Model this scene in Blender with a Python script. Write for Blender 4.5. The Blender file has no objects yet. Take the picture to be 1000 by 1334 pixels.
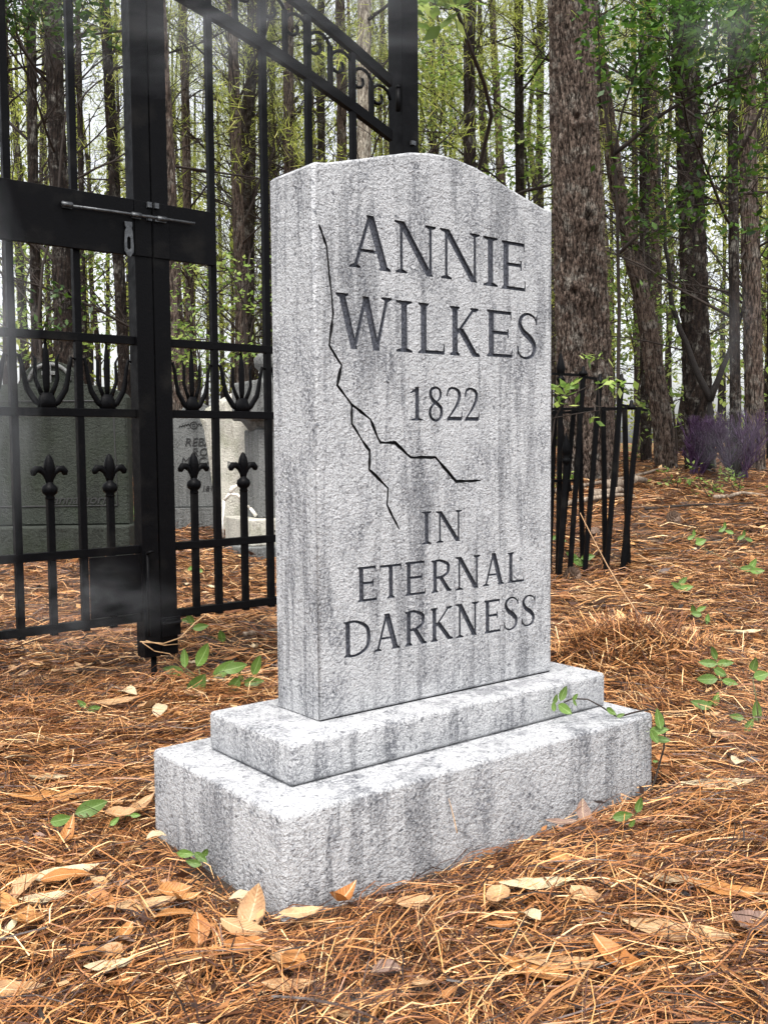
import bpy, bmesh, math, random
import numpy as np
from mathutils import Vector, Matrix, Quaternion
from mathutils.geometry import delaunay_2d_cdt

random.seed(7)
RNG = np.random.default_rng(7)
SC = bpy.context.scene
COL = SC.collection

# ------------------------------------------------------------------ camera
FPX, PITCH, ROLL, CAMH = 1291.35, .0655, -.009, .75
_cp, _sp, _cr, _sr = math.cos(PITCH), math.sin(PITCH), math.cos(ROLL), math.sin(ROLL)
_F = Vector((0, _cp, -_sp)); _U0 = Vector((0, _sp, _cp)); _R0 = Vector((1, 0, 0))
_R = _cr * _R0 + _sr * _U0; _U = -_sr * _R0 + _cr * _U0
CAMP = Vector((0, 0, CAMH))
cam_d = bpy.data.cameras.new('camera'); cam = bpy.data.objects.new('camera', cam_d); COL.objects.link(cam)
cam.matrix_world = Matrix(((_R.x, _U.x, -_F.x, 0), (_R.y, _U.y, -_F.y, 0), (_R.z, _U.z, -_F.z, CAMH), (0, 0, 0, 1)))
cam_d.sensor_fit = 'VERTICAL'; cam_d.sensor_height = 36; cam_d.lens = 36 * FPX / 1334
cam_d.clip_start = .05; cam_d.clip_end = 600
SC.camera = cam

# ------------------------------------------------------------------ light
SUN_EL, SUN_AZ = math.radians(64), math.radians(186)      # azimuth clockwise from +Y: high behind the camera
W = bpy.data.worlds.new('World'); SC.world = W; W.use_nodes = True
nt = W.node_tree; nt.nodes.clear()
sky = nt.nodes.new('ShaderNodeTexSky'); sky.sky_type = 'NISHITA'; sky.sun_disc = False
sky.sun_elevation = SUN_EL; sky.sun_rotation = SUN_AZ; sky.air_density = 1.0; sky.dust_density = 4.0; sky.ozone_density = 1.0
hs = nt.nodes.new('ShaderNodeHueSaturation'); hs.inputs['Saturation'].default_value = .22; hs.inputs['Value'].default_value = 1.0
bg = nt.nodes.new('ShaderNodeBackground'); bg.inputs['Strength'].default_value = .15
wo = nt.nodes.new('ShaderNodeOutputWorld')
nt.links.new(sky.outputs[0], hs.inputs['Color']); nt.links.new(hs.outputs[0], bg.inputs[0]); nt.links.new(bg.outputs[0], wo.inputs[0])
sd = bpy.data.lights.new('sun', 'SUN'); sd.energy = 1.1; sd.angle = math.radians(18); sd.color = (1, .95, .88)
sun = bpy.data.objects.new('sun', sd); COL.objects.link(sun)
_sdir = Vector((math.sin(SUN_AZ) * math.cos(SUN_EL), math.cos(SUN_AZ) * math.cos(SUN_EL), math.sin(SUN_EL)))
sun.rotation_euler = _sdir.to_track_quat('Z', 'Y').to_euler()
SC.view_settings.view_transform = 'Standard'; SC.view_settings.look = 'None'
SC.view_settings.gamma = 1; SC.view_settings.use_curve_mapping = False
SC.view_settings.exposure = 1.5
SC.cycles.max_bounces = 4; SC.cycles.transparent_max_bounces = 8; SC.cycles.diffuse_bounces = 2
SC.cycles.use_denoising = True
SC.cycles.volume_bounces = 0; SC.cycles.volume_step_rate = 1.0; SC.cycles.volume_max_steps = 64

# ------------------------------------------------------------------ helpers
def ray(px, py):
    return _F + _R * ((px - 500) / FPX) + _U * ((667 - py) / FPX)

def smooth(a, b, x):
    t = np.clip((x - a) / (b - a), 0, 1); return t * t * (3 - 2 * t)

BUMPS = [(.82, 3.35, .30, .10), (1.05, 3.0, .3, .05), (-1.3, 2.2, .5, .03), (.9, 1.7, .35, .03), (-.35, 3.9, .4, .03)]
def terrain(x, y):
    x = np.asarray(x, float); y = np.asarray(y, float)
    z = .5 * smooth(5, 11.5, y) + .35 * smooth(14, 60, y)
    w = smooth(2.6, 5, y)
    z = z + w * (.03 * np.sin(x * 1.1 + .7 * y) + .025 * np.sin(1.7 * y - 1.3 * x + 1) )
    z = z + .008 * np.sin(5.1 * x + 2 * y) * np.sin(4.3 * y - x) - .024
    for bx, by, r, h in BUMPS:
        z = z + h * np.exp(-((x - bx) ** 2 + (y - by) ** 2) / (r * r))
    return z

def tz(x, y): return float(terrain(x, y))

def at(px, py, Y):
    d = ray(px, py); return CAMP + d * (Y / d.y)

def hit(px, py):
    d = ray(px, py); t = 1.0
    while t < 60:
        p = CAMP + d * t
        if p.z <= tz(p.x, p.y): return p
        t += .01
    return CAMP + d * 40

class MB:
    def __init__(s): s.v = []; s.f = []; s.m = []; s.sm = []
    def add(s, v, f, m=0, smooth=False):
        n = len(s.v); s.v += [tuple(x) for x in v]
        for q in f: s.f.append(tuple(i + n for i in q)); s.m.append(m); s.sm.append(smooth)
    def box(s, x0, x1, y0, y1, z0, z1, m=0, M=None):
        v = [Vector((x, y, z)) for x in (x0, x1) for y in (y0, y1) for z in (z0, z1)]
        if M is not None: v = [M @ p for p in v]
        s.add(v, [(0, 1, 3, 2), (4, 6, 7, 5), (0, 4, 5, 1), (2, 3, 7, 6), (0, 2, 6, 4), (1, 5, 7, 3)], m)
    def tube(s, pts, rad, n=8, m=0, sx=1, sy=1, up=None, cap=True):
        pts = [Vector(p) for p in pts]
        if not hasattr(rad, '__len__'): rad = [rad] * len(pts)
        t = (pts[1] - pts[0]).normalized()
        u = Vector(up) if up is not None else (Vector((0, 0, 1)) if abs(t.z) < .9 else Vector((1, 0, 0)))
        u = (u - t * u.dot(t)).normalized()
        V = []
        for i, p in enumerate(pts):
            a = pts[max(i - 1, 0)]; b = pts[min(i + 1, len(pts) - 1)]
            t2 = (b - a).normalized()
            if up is None: u = t.rotation_difference(t2) @ u
            u = (u - t2 * u.dot(t2)).normalized(); t = t2
            w = t.cross(u)
            for k in range(n):
                an = 2 * math.pi * k / n
                V.append(p + (u * math.cos(an) * sx + w * math.sin(an) * sy) * rad[i])
        F = [(i * n + k, i * n + (k + 1) % n, (i + 1) * n + (k + 1) % n, (i + 1) * n + k) for i in range(len(pts) - 1) for k in range(n)]
        if cap: F += [tuple(range(n - 1, -1, -1)), tuple((len(pts) - 1) * n + k for k in range(n))]
        s.add(V, F, m, True)
    def lathe(s, prof, c=(0, 0, 0), n=16, m=0):
        V = [(c[0] + r * math.cos(2 * math.pi * k / n), c[1] + r * math.sin(2 * math.pi * k / n), c[2] + z) for r, z in prof for k in range(n)]
        F = [(i * n + k, i * n + (k + 1) % n, (i + 1) * n + (k + 1) % n, (i + 1) * n + k) for i in range(len(prof) - 1) for k in range(n)]
        s.add(V, F, m, True)
    def build(s, name, mats, parent=None, link=True):
        me = bpy.data.meshes.new(name); me.from_pydata(s.v, [], s.f)
        for mt in (mats if isinstance(mats, (list, tuple)) else [mats]): me.materials.append(mt)
        me.polygons.foreach_set('material_index', s.m); me.polygons.foreach_set('use_smooth', s.sm)
        me.update()
        return mk(name, me, parent) if link else me

def mk(name, me, parent=None):
    o = bpy.data.objects.new(name, me); COL.objects.link(o)
    if parent is not None: o.parent = parent
    return o

def fastmesh(name, V, F, mats, smooth_=False, attr=None):
    """V (n,3) array, F (m,k) array"""
    me = bpy.data.meshes.new(name); V = np.asarray(V, np.float32); F = np.asarray(F, np.int32)
    m, k = F.shape
    me.vertices.add(len(V)); me.vertices.foreach_set('co', V.ravel())
    me.loops.add(m * k); me.loops.foreach_set('vertex_index', F.ravel())
    me.polygons.add(m); me.polygons.foreach_set('loop_start', np.arange(m, dtype=np.int32) * k)
    me.polygons.foreach_set('use_smooth', np.full(m, smooth_))
    me.materials.append(mats)
    if attr is not None:
        for nme, a in attr.items():
            at_ = me.attributes.new(nme, 'FLOAT', 'POINT'); at_.data.foreach_set('value', np.asarray(a, np.float32))
    me.update(calc_edges=True)
    return me

def tag(o, label=None, cat=None, group=None, kind=None):
    if label: o['label'] = label
    if cat: o['category'] = cat
    if group: o['group'] = group
    if kind: o['kind'] = kind
    return o

def empty(name, loc, rz=0, label=None, cat=None, group=None):
    o = bpy.data.objects.new(name, None); COL.objects.link(o); o.location = loc; o.rotation_euler = (0, 0, rz); o.empty_display_size = .1
    return tag(o, label, cat, group)

# ------------------------------------------------------------------ materials
class N:
    """small node-tree writer"""
    def __init__(s, name):
        s.mat = bpy.data.materials.new(name); s.mat.use_nodes = True; s.t = s.mat.node_tree; s.t.nodes.clear()
        s.out = s.n('ShaderNodeOutputMaterial'); s.b = s.n('ShaderNodeBsdfPrincipled'); s.l(s.b.outputs[0], s.out.inputs[0])
        s.tc = s.n('ShaderNodeTexCoord')
    def n(s, t, **k):
        x = s.t.nodes.new(t)
        for a, b in k.items(): setattr(x, a, b)
        return x
    def l(s, a, b): s.t.links.new(a, b)
    def map(s, sc, src=None, loc=(0, 0, 0)):
        m = s.n('ShaderNodeMapping'); m.inputs['Scale'].default_value = sc; m.inputs['Location'].default_value = loc
        s.l(src or s.tc.outputs['Object'], m.inputs[0]); return m.outputs[0]
    def noise(s, sc, vec=None, det=4, rough=.5, dist=0):
        x = s.n('ShaderNodeTexNoise'); x.inputs['Scale'].default_value = sc; x.inputs['Detail'].default_value = det
        x.inputs['Roughness'].default_value = rough; x.inputs['Distortion'].default_value = dist
        s.l(vec or s.tc.outputs['Object'], x.inputs[0]); return x.outputs[0]
    def vor(s, sc, vec=None, feature='F1', out='Distance'):
        x = s.n('ShaderNodeTexVoronoi'); x.feature = feature; x.inputs['Scale'].default_value = sc
        s.l(vec or s.tc.outputs['Object'], x.inputs[0]); return x.outputs[out]
    def ramp(s, fac, stops, interp='LINEAR'):
        x = s.n('ShaderNodeValToRGB'); x.color_ramp.interpolation = interp
        e = x.color_ramp.elements
        while len(e) < len(stops): e.new(.5)
        for i, (p, c) in enumerate(stops):
            e[i].position = p; e[i].color = (*c, 1) if hasattr(c, '__len__') else (c, c, c, 1)
        s.l(fac, x.inputs[0]); return x.outputs[0]
    def mix(s, fac, a, b, mode='MIX'):
        x = s.n('ShaderNodeMix', data_type='RGBA', blend_type=mode)
        for v, i in ((fac, 0), (a, 6), (b, 7)):
            if hasattr(v, 'is_linked'): s.l(v, x.inputs[i])
            else: x.inputs[i].default_value = v if i == 0 else ((*v, 1) if hasattr(v, '__len__') else (v, v, v, 1))
        return x.outputs[2]
    def math(s, op, a, b=0):
        x = s.n('ShaderNodeMath', operation=op)
        for v, i in ((a, 0), (b, 1)):
            if hasattr(v, 'is_linked'): s.l(v, x.inputs[i])
            else: x.inputs[i].default_value = v
        return x.outputs[0]
    def bump(s, h, dist, strength=1, prev=None):
        x = s.n('ShaderNodeBump'); x.inputs['Distance'].default_value = dist; x.inputs['Strength'].default_value = strength
        s.l(h, x.inputs['Height'])
        if prev is not None: s.l(prev, x.inputs['Normal'])
        return x.outputs[0]
    def fin(s, col, rough=.8, normal=None, spec=None, metal=None):
        if hasattr(col, 'is_linked'): s.l(col, s.b.inputs['Base Color'])
        else: s.b.inputs['Base Color'].default_value = (*col, 1)
        if hasattr(rough, 'is_linked'): s.l(rough, s.b.inputs['Roughness'])
        else: s.b.inputs['Roughness'].default_value = rough
        if normal is not None: s.l(normal, s.b.inputs['Normal'])
        if spec is not None: s.b.inputs['Specular IOR Level'].default_value = spec
        if metal is not None: s.b.inputs['Metallic'].default_value = metal
        return s.mat

def stone_mat(name, light, dark, streak, hs=1.0, moss=None, bump=.004):
    m = N(name)
    v = m.tc.outputs['Object']
    big = m.noise(2.2 * hs, det=3)
    st = m.noise(1, m.map((34 * hs, 34 * hs, 2.6 * hs)), det=6, rough=.62, dist=.4)
    st2 = m.noise(1, m.map((95 * hs, 95 * hs, 9 * hs)), det=4, rough=.6)
    zone = m.noise(1, m.map((7 * hs, 7 * hs, 2.6 * hs), loc=(3, 1, 7)), det=4, rough=.6)
    sp = m.noise(230 * hs, det=3, rough=.6)
    pores = m.vor(260 * hs)
    stf = m.ramp(m.math('ADD', m.math('MULTIPLY', st, .6), m.math('ADD', m.math('MULTIPLY', zone, .5), m.math('MULTIPLY', st2, .25))), [(.675, 0), (.765, 1)])
    stf = m.mix(m.math('MULTIPLY', m.ramp(sp, [(.38, 0), (.62, 1)]), .55), stf, 0, 'MIX')
    c = m.mix(m.ramp(big, [(.3, 0), (.7, 1)]), light, tuple(x * .86 for x in light))
    c = m.mix(m.math('MULTIPLY', m.ramp(sp, [(.36, 1), (.48, 0)]), .5), c, dark)
    blot = m.ramp(m.noise(1, m.map((14 * hs, 14 * hs, 8 * hs), loc=(5, 2, 1)), det=5, rough=.65), [(.47, 0), (.62, 1)])
    c = m.mix(m.math('MULTIPLY', m.math('MULTIPLY', blot, m.ramp(m.noise(150 * hs, det=3, rough=.7), [(.44, 0), (.54, 1)])), .72), c, dark)
    c = m.mix(m.math('MULTIPLY', stf, .60), c, streak)
    pit = m.ramp(m.noise(75 * hs, det=2), [(.64, 0), (.70, 1)])
    c = m.mix(m.math('MULTIPLY', pit, .6), c, streak)
    if moss:
        c = m.mix(m.ramp(m.noise(5, det=4), [(.5, 0), (.68, .7)]), c, moss)
    h1 = m.noise(92 * hs, det=3, rough=.62)
    n1 = m.bump(h1, bump * 1.9, 1)
    n2 = m.bump(m.noise(250 * hs, det=2, rough=.7), bump * 1.0, 1, n1)
    n3 = m.bump(m.noise(1, m.map((110 * hs, 110 * hs, 14 * hs)), det=3), bump * .6, .8, n2)
    return m.fin(c, .82, n3, spec=.3)

M_STONE = stone_mat('grey_stucco_stone', (.465, .47, .48), (.10, .105, .12), (.04, .044, .055))
M_OLD = stone_mat('old_mossy_stone', (.026, .031, .024), (.010, .012, .009), (.005, .006, .004), hs=.5, moss=(.014, .02, .010), bump=.006)
M_MID = stone_mat('grey_grave_stone', (.17, .175, .17), (.065, .068, .065), (.035, .035, .035), hs=.6, bump=.006)
M_PALE = stone_mat('pale_grave_stone', (.56, .54, .47), (.3, .28, .24), (.16, .15, .13), hs=.6, moss=(.24, .25, .17), bump=.005)

m = N('carved_dark_paint')
M_CARVE = m.fin(m.mix(m.ramp(m.noise(260, det=2), [(.35, 0), (.65, 1)]), (.022, .025, .034), (.08, .085, .105)), .8, m.bump(m.noise(300), .002))
m = N('crack_dark'); M_CRACK = m.fin((.012, .012, .014), .9)
m = N('black_iron')
nz = m.noise(40, det=4)
M_IRON = m.fin(m.mix(m.ramp(m.noise(9, det=5), [(.55, 0), (.75, 1)]), (.0025, .0025, .003), (.009, .0085, .008)), m.ramp(nz, [(.3, .36), (.7, .6)]), m.bump(m.noise(160), .0012, .6), spec=.06)
m = N('worn_steel'); M_STEEL = m.fin(m.ramp(m.noise(60, det=4), [(.3, (.03, .032, .035)), (.7, (.10, .105, .11))]), .42, m.bump(m.noise(200), .001), metal=.6)
m = N('lettering_black'); M_INK = m.fin(m.mix(m.noise(60), (.008, .008, .008), (.03, .03, .03)), .8)
m = N('bone_white'); M_BONE = m.fin(m.ramp(m.noise(30), [(.3, (.5, .42, .34)), (.6, (.8, .78, .72))]), .6, m.bump(m.noise(90), .002))

def bark_mat(name, plate, plate2, furrow, sc=1.0):
    m = N(name)
    a = m.n('ShaderNodeAttribute'); a.attribute_name = 'furrow'
    c = m.mix(m.ramp(m.noise(1, m.map((22 * sc, 22 * sc, 9 * sc)), det=5, rough=.65), [(.35, 0), (.65, 1)]), plate, plate2)
    c = m.mix(m.math('MULTIPLY', m.ramp(m.noise(7 * sc, det=6, rough=.7), [(.52, 0), (.62, 1)]), .5), c, (.26, .25, .22))
    c = m.mix(m.math('MULTIPLY', m.ramp(a.outputs['Fac'], [(.14, 1), (.50, 0)]), .95), c, furrow)
    c = m.mix(m.ramp(m.noise(1, m.map((75 * sc, 75 * sc, 28 * sc)), det=4, rough=.7), [(.40, .8), (.52, 0)]), c, furrow)
    n1 = m.bump(m.vor(1, m.map((40 * sc, 40 * sc, 16 * sc))), .012, .9)
    n2 = m.bump(m.noise(110 * sc, det=4, rough=.65), .006, .9, n1)
    return m.fin(c, .9, n2, spec=.2)
M_BARK = bark_mat('pine_bark', (.062, .041, .031), (.155, .118, .095), (.008, .005, .0035))
M_BARKD = bark_mat('dark_pine_bark', (.013, .009, .007), (.038, .026, .020), (.005, .0035, .003))
M_BARKL = bark_mat('pale_tree_bark', (.30, .27, .22), (.42, .38, .31), (.08, .06, .045))
m = N('twig_bark'); M_TWIG = m.fin(m.mix(m.noise(14, det=3), (.007, .005, .004), (.034, .022, .015)), .9)
m = N('black_bark'); M_DTWIG = m.fin(m.mix(m.noise(30, det=5), (.004, .003, .003), (.018, .013, .010)), .9, m.bump(m.noise(50, det=4), .01))  # near-black bark with faint brown mottling

def leafy(name, stops, rough=.5, trans=.35, vein=False, spec=.4):
    m = N(name)
    g = m.n('ShaderNodeNewGeometry')
    c = m.ramp(g.outputs['Random Per Island'], stops)
    oi = m.n('ShaderNodeObjectInfo')
    if vein:
        sx = m.n('ShaderNodeSeparateXYZ'); m.l(m.tc.outputs['Object'], sx.inputs[0]); ay = m.math('ABSOLUTE', sx.outputs['Y'])
        c = m.mix(m.math('MULTIPLY', m.ramp(m.math('MULTIPLY', ay, 100), [(.05, 1), (.13, 0)]), .6), c, (.30, .40, .16))
        sv = m.math('SINE', m.math('MULTIPLY', m.math('SUBTRACT', sx.outputs['X'], m.math('MULTIPLY', ay, .8)), 800))
        c = m.mix(m.math('MULTIPLY', m.ramp(sv, [(.9, 0), (1, 1)]), .3), c, (.24, .34, .12))
        c = m.mix(m.math('MULTIPLY', m.ramp(m.noise(50, det=4), [(.5, 0), (.75, 1)]), .4), c, (.05, .08, .02))
    hsv = m.n('ShaderNodeHueSaturation'); m.l(m.math('ADD', m.math('MULTIPLY', oi.outputs['Random'], .5), .75), hsv.inputs['Value'])
    m.l(c, hsv.inputs['Color']); c = hsv.outputs[0]
    nn = m.bump(m.noise(60, det=3), .004, .5)
    m.fin(c, rough, nn, spec=spec)
    if trans:
        tr = m.n('ShaderNodeBsdfTranslucent'); m.l(c, tr.inputs[0]); mx = m.n('ShaderNodeMixShader'); mx.inputs[0].default_value = trans
        m.l(m.b.outputs[0], mx.inputs[1]); m.l(tr.outputs[0], mx.inputs[2]); m.l(mx.outputs[0], m.out.inputs[0])
    return m.mat
M_NEEDLE = leafy('pine_straw', [(0, (.012, .006, .004)), (.33, (.055, .019, .008)), (.50, (.17, .062, .019)), (.74, (.34, .145, .046)), (.91, (.50, .26, .10)), (1, (.66, .45, .24))], rough=.45, trans=0, spec=.45)
M_GREEN = leafy('broad_green_leaf', [(0, (.05, .10, .018)), (.5, (.09, .165, .028)), (1, (.16, .25, .05))], trans=.22, vein=True)
M_SPRIG = leafy('fresh_green_leaf', [(0, (.08, .15, .03)), (.5, (.20, .31, .06)), (1, (.42, .50, .15))], trans=.5)
M_YGREEN = leafy('haze_bright_pine_foliage', [(0, (.10, .12, .025)), (.4, (.28, .34, .06)), (.8, (.50, .56, .12)), (1, (.62, .60, .2))], trans=.6)  # leaf colour brightened in place of a distance haze volume
M_DGREEN = leafy('dark_green_foliage', [(0, (.012, .035, .007)), (.5, (.035, .085, .013)), (1, (.09, .18, .025))], trans=.4)

def dry_leaf_mat(name, a, b, spot):
    m = N(name)
    oi = m.n('ShaderNodeObjectInfo')
    c = m.mix(oi.outputs['Random'], a, b)
    c = m.mix(m.ramp(m.noise(45, det=5, rough=.65), [(.5, 0), (.72, .7)]), c, spot)
    hv = m.ramp(m.noise(14, det=2), [(.3, 0), (.7, 1)])
    c = m.mix(m.math('MULTIPLY', hv, .35), c, tuple(x * .6 for x in a))
    sx = m.n('ShaderNodeSeparateXYZ'); m.l(m.tc.outputs['Object'], sx.inputs[0]); ay = m.math('ABSOLUTE', sx.outputs['Y'])
    rib = m.ramp(m.math('MULTIPLY', ay, 100), [(.06, 1), (.13, 0)])
    c = m.mix(m.math('MULTIPLY', rib, .55), c, (.62, .48, .30))
    side = m.math('SINE', m.math('MULTIPLY', m.math('SUBTRACT', sx.outputs['X'], m.math('MULTIPLY', ay, .9)), 900))
    nn = m.bump(side, .0004, .7, m.bump(m.noise(90, det=3), .003, .8))
    m.fin(c, .5, nn, spec=.4)
    tr = m.n('ShaderNodeBsdfTranslucent'); m.l(c, tr.inputs[0]); mx = m.n('ShaderNodeMixShader'); mx.inputs[0].default_value = .15
    m.l(m.b.outputs[0], mx.inputs[1]); m.l(tr.outputs[0], mx.inputs[2]); m.l(mx.outputs[0], m.out.inputs[0])
    return m.mat
M_TAN = dry_leaf_mat('tan_dry_leaf', (.44, .25, .12), (.55, .36, .19), (.15, .07, .03))
M_ORANGE = dry_leaf_mat('orange_dry_leaf', (.38, .15, .04), (.48, .23, .075), (.10, .04, .018))
M_CREAM = dry_leaf_mat('cream_dry_leaf', (.50, .39, .25), (.58, .49, .30), (.26, .155, .085))
M_BROWN = dry_leaf_mat('brown_dry_leaf', (.20, .12, .09), (.26, .17, .13), (.07, .04, .03))

m = N('forest_soil')
c = m.ramp(m.noise(9, det=8, rough=.7), [(.3, (.010, .006, .004)), (.5, (.035, .022, .013)), (.68, (.10, .055, .03))])
far = m.ramp(m.noise(1, m.map((60, 14, 20)), det=6, rough=.75), [(.35, (.05, .018, .008)), (.5, (.20, .08, .028)), (.66, (.40, .19, .08))])
geo = m.n('ShaderNodeSeparateXYZ'); m.l(m.tc.outputs['Object'], geo.inputs[0])
c = m.mix(m.ramp(m.math('DIVIDE', geo.outputs['Y'], 20), [(.3, 0), (.6, 1)]), c, far)
c = m.mix(m.math('MULTIPLY', m.ramp(m.noise(1.1, det=5), [(.5, 0), (.62, 1)]), m.ramp(m.math('DIVIDE', geo.outputs['Y'], 40), [(.3, 0), (.42, .75)])), c, (.10, .15, .035))
M_SOIL = m.fin(c, .95, m.bump(m.noise(60, det=5), .02))
m = N('purple_twigs'); M_PURPLE = m.fin(m.mix(m.noise(30), (.014, .005, .018), (.055, .013, .07)), .6)
m = N('pine_cone'); M_CONE = m.fin(m.mix(m.noise(60), (.06, .035, .02), (.2, .13, .09)), .8)
m = N('fallen_wood'); M_LOG = m.fin(m.ramp(m.noise(1, m.map((40, 40, 6)), det=5), [(.35, (.09, .06, .04)), (.65, (.30, .24, .18))]), .9, m.bump(m.noise(80), .004))

# ------------------------------------------------------------------ ground
def build_ground():
    xs = np.concatenate([np.linspace(-90, -6, 50, endpoint=False), np.linspace(-6, 6, 150), np.linspace(6, 90, 51)[1:]])
    ys = np.concatenate([np.linspace(-20, 0, 20, endpoint=False), np.linspace(0, 14, 220, endpoint=False), np.linspace(14, 180, 80)])
    X, Y = np.meshgrid(xs, ys); V = np.stack([X, Y, terrain(X, Y)], -1).reshape(-1, 3)
    nx, ny = len(xs), len(ys); i = np.arange(nx - 1)[None] + nx * np.arange(ny - 1)[:, None]
    F = np.stack([i, i + 1, i + 1 + nx, i + nx], -1).reshape(-1, 4)
    o = mk('ground', fastmesh('ground', V, F, M_SOIL, True)); tag(o, 'forest floor covered in brown pine straw', kind='structure')
build_ground()

# ------------------------------------------------------------------ the gravestone in front
GX, GY, GYAW = -.1228, 1.8349, .6722
SW, ST, Z1, Z2 = .641, .152, .157, .2342
def glyph_polys():
    TK, TH, SF = .152, .072, .046
    def dg(x0, y0, x1, y1, w):   # bar with horizontal ends
        return [(x0 - w / 2, y0), (x0 + w / 2, y0), (x1 + w / 2, y1), (x1 - w / 2, y1)]
    def foot(x0, x1, c, w, y=0, up=1):   # slightly flared serif
        s = up
        return [[(x0, y), (x1, y), (x1, y + s * SF * .75), (c + w / 2, y + s * SF * 1.7), (c - w / 2, y + s * SF * 1.7), (x0, y + s * SF * .75)]]
    def sp(pts, n=6):
        out = []
        P = [pts[0]] + list(pts) + [pts[-1]]
        for i in range(1, len(P) - 2):
            for k in range(n):
                t = k / n; a, b, c, d = (np.array(P[i + j], float) for j in (-1, 0, 1, 2))
                out.append(.5 * ((2 * b) + (-a + c) * t + (2 * a - 5 * b + 4 * c - d) * t * t + (-a + 3 * b - 3 * c + d) * t ** 3))
        out.append(np.array(P[-2], float)); return out
    def pen(pts, n=6):            # points (x, y, width)
        S = sp(pts, n); L = []; R_ = []
        for i, p in enumerate(S):
            t = S[min(i + 1, len(S) - 1)][:2] - S[max(i - 1, 0)][:2]; t = t / (np.linalg.norm(t) + 1e-9)
            nrm = np.array([-t[1], t[0]]); L.append(p[:2] + nrm * p[2] / 2); R_.append(p[:2] - nrm * p[2] / 2)
        return [[tuple(L[i]), tuple(L[i + 1]), tuple(R_[i + 1]), tuple(R_[i])] for i in range(len(S) - 1)]
    def tick(x, y, dy, w=.05):
        return [[(x - w, y), (x, y), (x, y + dy), (x - w * .35, y + dy)]]
    G = {}
    G['I'] = lambda w: [dg(w / 2, 0, w / 2, 1, TK)] + foot(0, w, w / 2, TK) + foot(0, w, w / 2, TK, 1, -1)
    def fN(w):
        a, b = .17, w - .15
        return [dg(a, 0, a, 1, TH), dg(b, 0, b, 1, TH), dg(b - .02, 0, a - .01, 1, TK * 1.25)] + foot(0.02, a + .15, a, TH) + foot(0, a + .05, a, TH, 1, -1) + foot(b - .14, w, b, TH, 1, -1)
    G['N'] = fN
    def fA(w):
        l, r, c = .13, w - .15, w * .5
        return [dg(l, 0, c - .02, .98, TH * 1.15), dg(r, 0, c, 1.02, TK * 1.25), [(l + (c - l) * .34, .31), (r - (r - c) * .36, .31), (r - (r - c) * .4, .37), (l + (c - l) * .38, .37)]] + foot(0, l + .14, l, TH) + foot(r - .15, w, r, TK)
    G['A'] = fA
    def fE(w):
        a = .13
        return [dg(a, 0, a, 1, TK), [(a, 0), (w - .02, 0), (w - .02, TH), (a, TH)], [(a, 1 - TH), (w - .05, 1 - TH), (w - .05, 1), (a, 1)], [(a, .49), (w - .13, .49), (w - .13, .49 + TH), (a, .49 + TH)]] \
            + tick(w, 0, .19) + tick(w - .03, 1, -.17) + [[(w - .16, .42), (w - .115, .42), (w - .115, .62), (w - .16, .62)]] + foot(0, a + .1, a, TK) + foot(0, a + .1, a, TK, 1, -1)
    G['E'] = fE
    def fW(w):
        a, b, c, d, e = .13, w * .31, w * .52, w * .71, w - .12
        return [dg(b, 0, a, 1, TK), dg(b, 0, c, .98, TH * 1.1), dg(d, 0, c, .98, TK), dg(d, 0, e, 1, TH * 1.1)] + foot(0, a + .16, a, TK, 1, -1) + foot(e - .14, w, e, TH, 1, -1)
    G['W'] = fW
    G['L'] = lambda w: [dg(.14, 0, .14, 1, TK), [(.14, 0), (w - .02, 0), (w - .02, TH), (.14, TH)]] + tick(w, 0, .22, .06) + foot(0, .28, .14, TK) + foot(0, .28, .14, TK, 1, -1)
    def fK(w):
        a = .14
        return [dg(a, 0, a, 1, TK), dg(a + .03, .42, w - .16, 1, TH * 1.2), dg(w - .12, 0, a + .14, .56, TK * 1.25)] + foot(0, a + .13, a, TK) + foot(0, a + .13, a, TK, 1, -1) + foot(w - .28, w - .04, w - .16, TH, 1, -1) + foot(w - .2, w, w - .12, TK)
    G['K'] = fK
    def fT(w):
        c = w / 2
        return [dg(c, 0, c, 1, TK), [(0.02, 1 - TH), (w - .02, 1 - TH), (w - .02, 1), (.02, 1)], [(0, 1), (.05, 1), (.03, .82), (0.0, .82)], [(w - .05, 1), (w, 1), (w, .82), (w - .03, .82)]] + foot(c - .15, c + .15, c, TK)
    G['T'] = fT
    def fR(w):
        a = .14
        return [dg(a, 0, a, 1, TK), dg(w - .1, 0, a + .2, .5, TK * 1.2)] + pen([(a, .97, TH), (a + .2, .98, TH), (w - .17, .86, .11), (w - .13, .73, .13), (w - .18, .57, .10), (a + .2, .46, TH), (a, .46, TH)]) + foot(0, a + .13, a, TK) + foot(0, a + .1, a, TK, 1, -1) + foot(w - .17, w, w - .1, TK)
    G['R'] = fR
    def fD(w):
        a = .14
        return [dg(a, 0, a, 1, TK)] + pen([(a, .97, TH), (a + .28, .97, TH), (w - .16, .8, .11), (w - .07, .52, .135), (w - .15, .2, .11), (a + .3, .03, TH), (a, .03, TH)], 8) + foot(0, a + .1, a, TK) + foot(0, a + .1, a, TK, 1, -1)
    G['D'] = fD
    def fS(w):
        return pen([(w - .05, .80, .03), (w - .12, .92, .05), (w * .52, .985, .055), (w * .24, .90, .09), (w * .17, .74, .12), (w * .34, .58, .14), (w * .62, .46, .15), (w * .83, .30, .13), (w * .76, .10, .09), (w * .48, .015, .055), (w * .2, .05, .05), (.05, .19, .03)], 6) + [[(w - .07, .76), (w - .02, .76), (w - .02, .98), (w - .06, .93)], [(.03, .03), (.07, .08), (.08, .26), (.03, .26)]]
    G['S'] = fS
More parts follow.
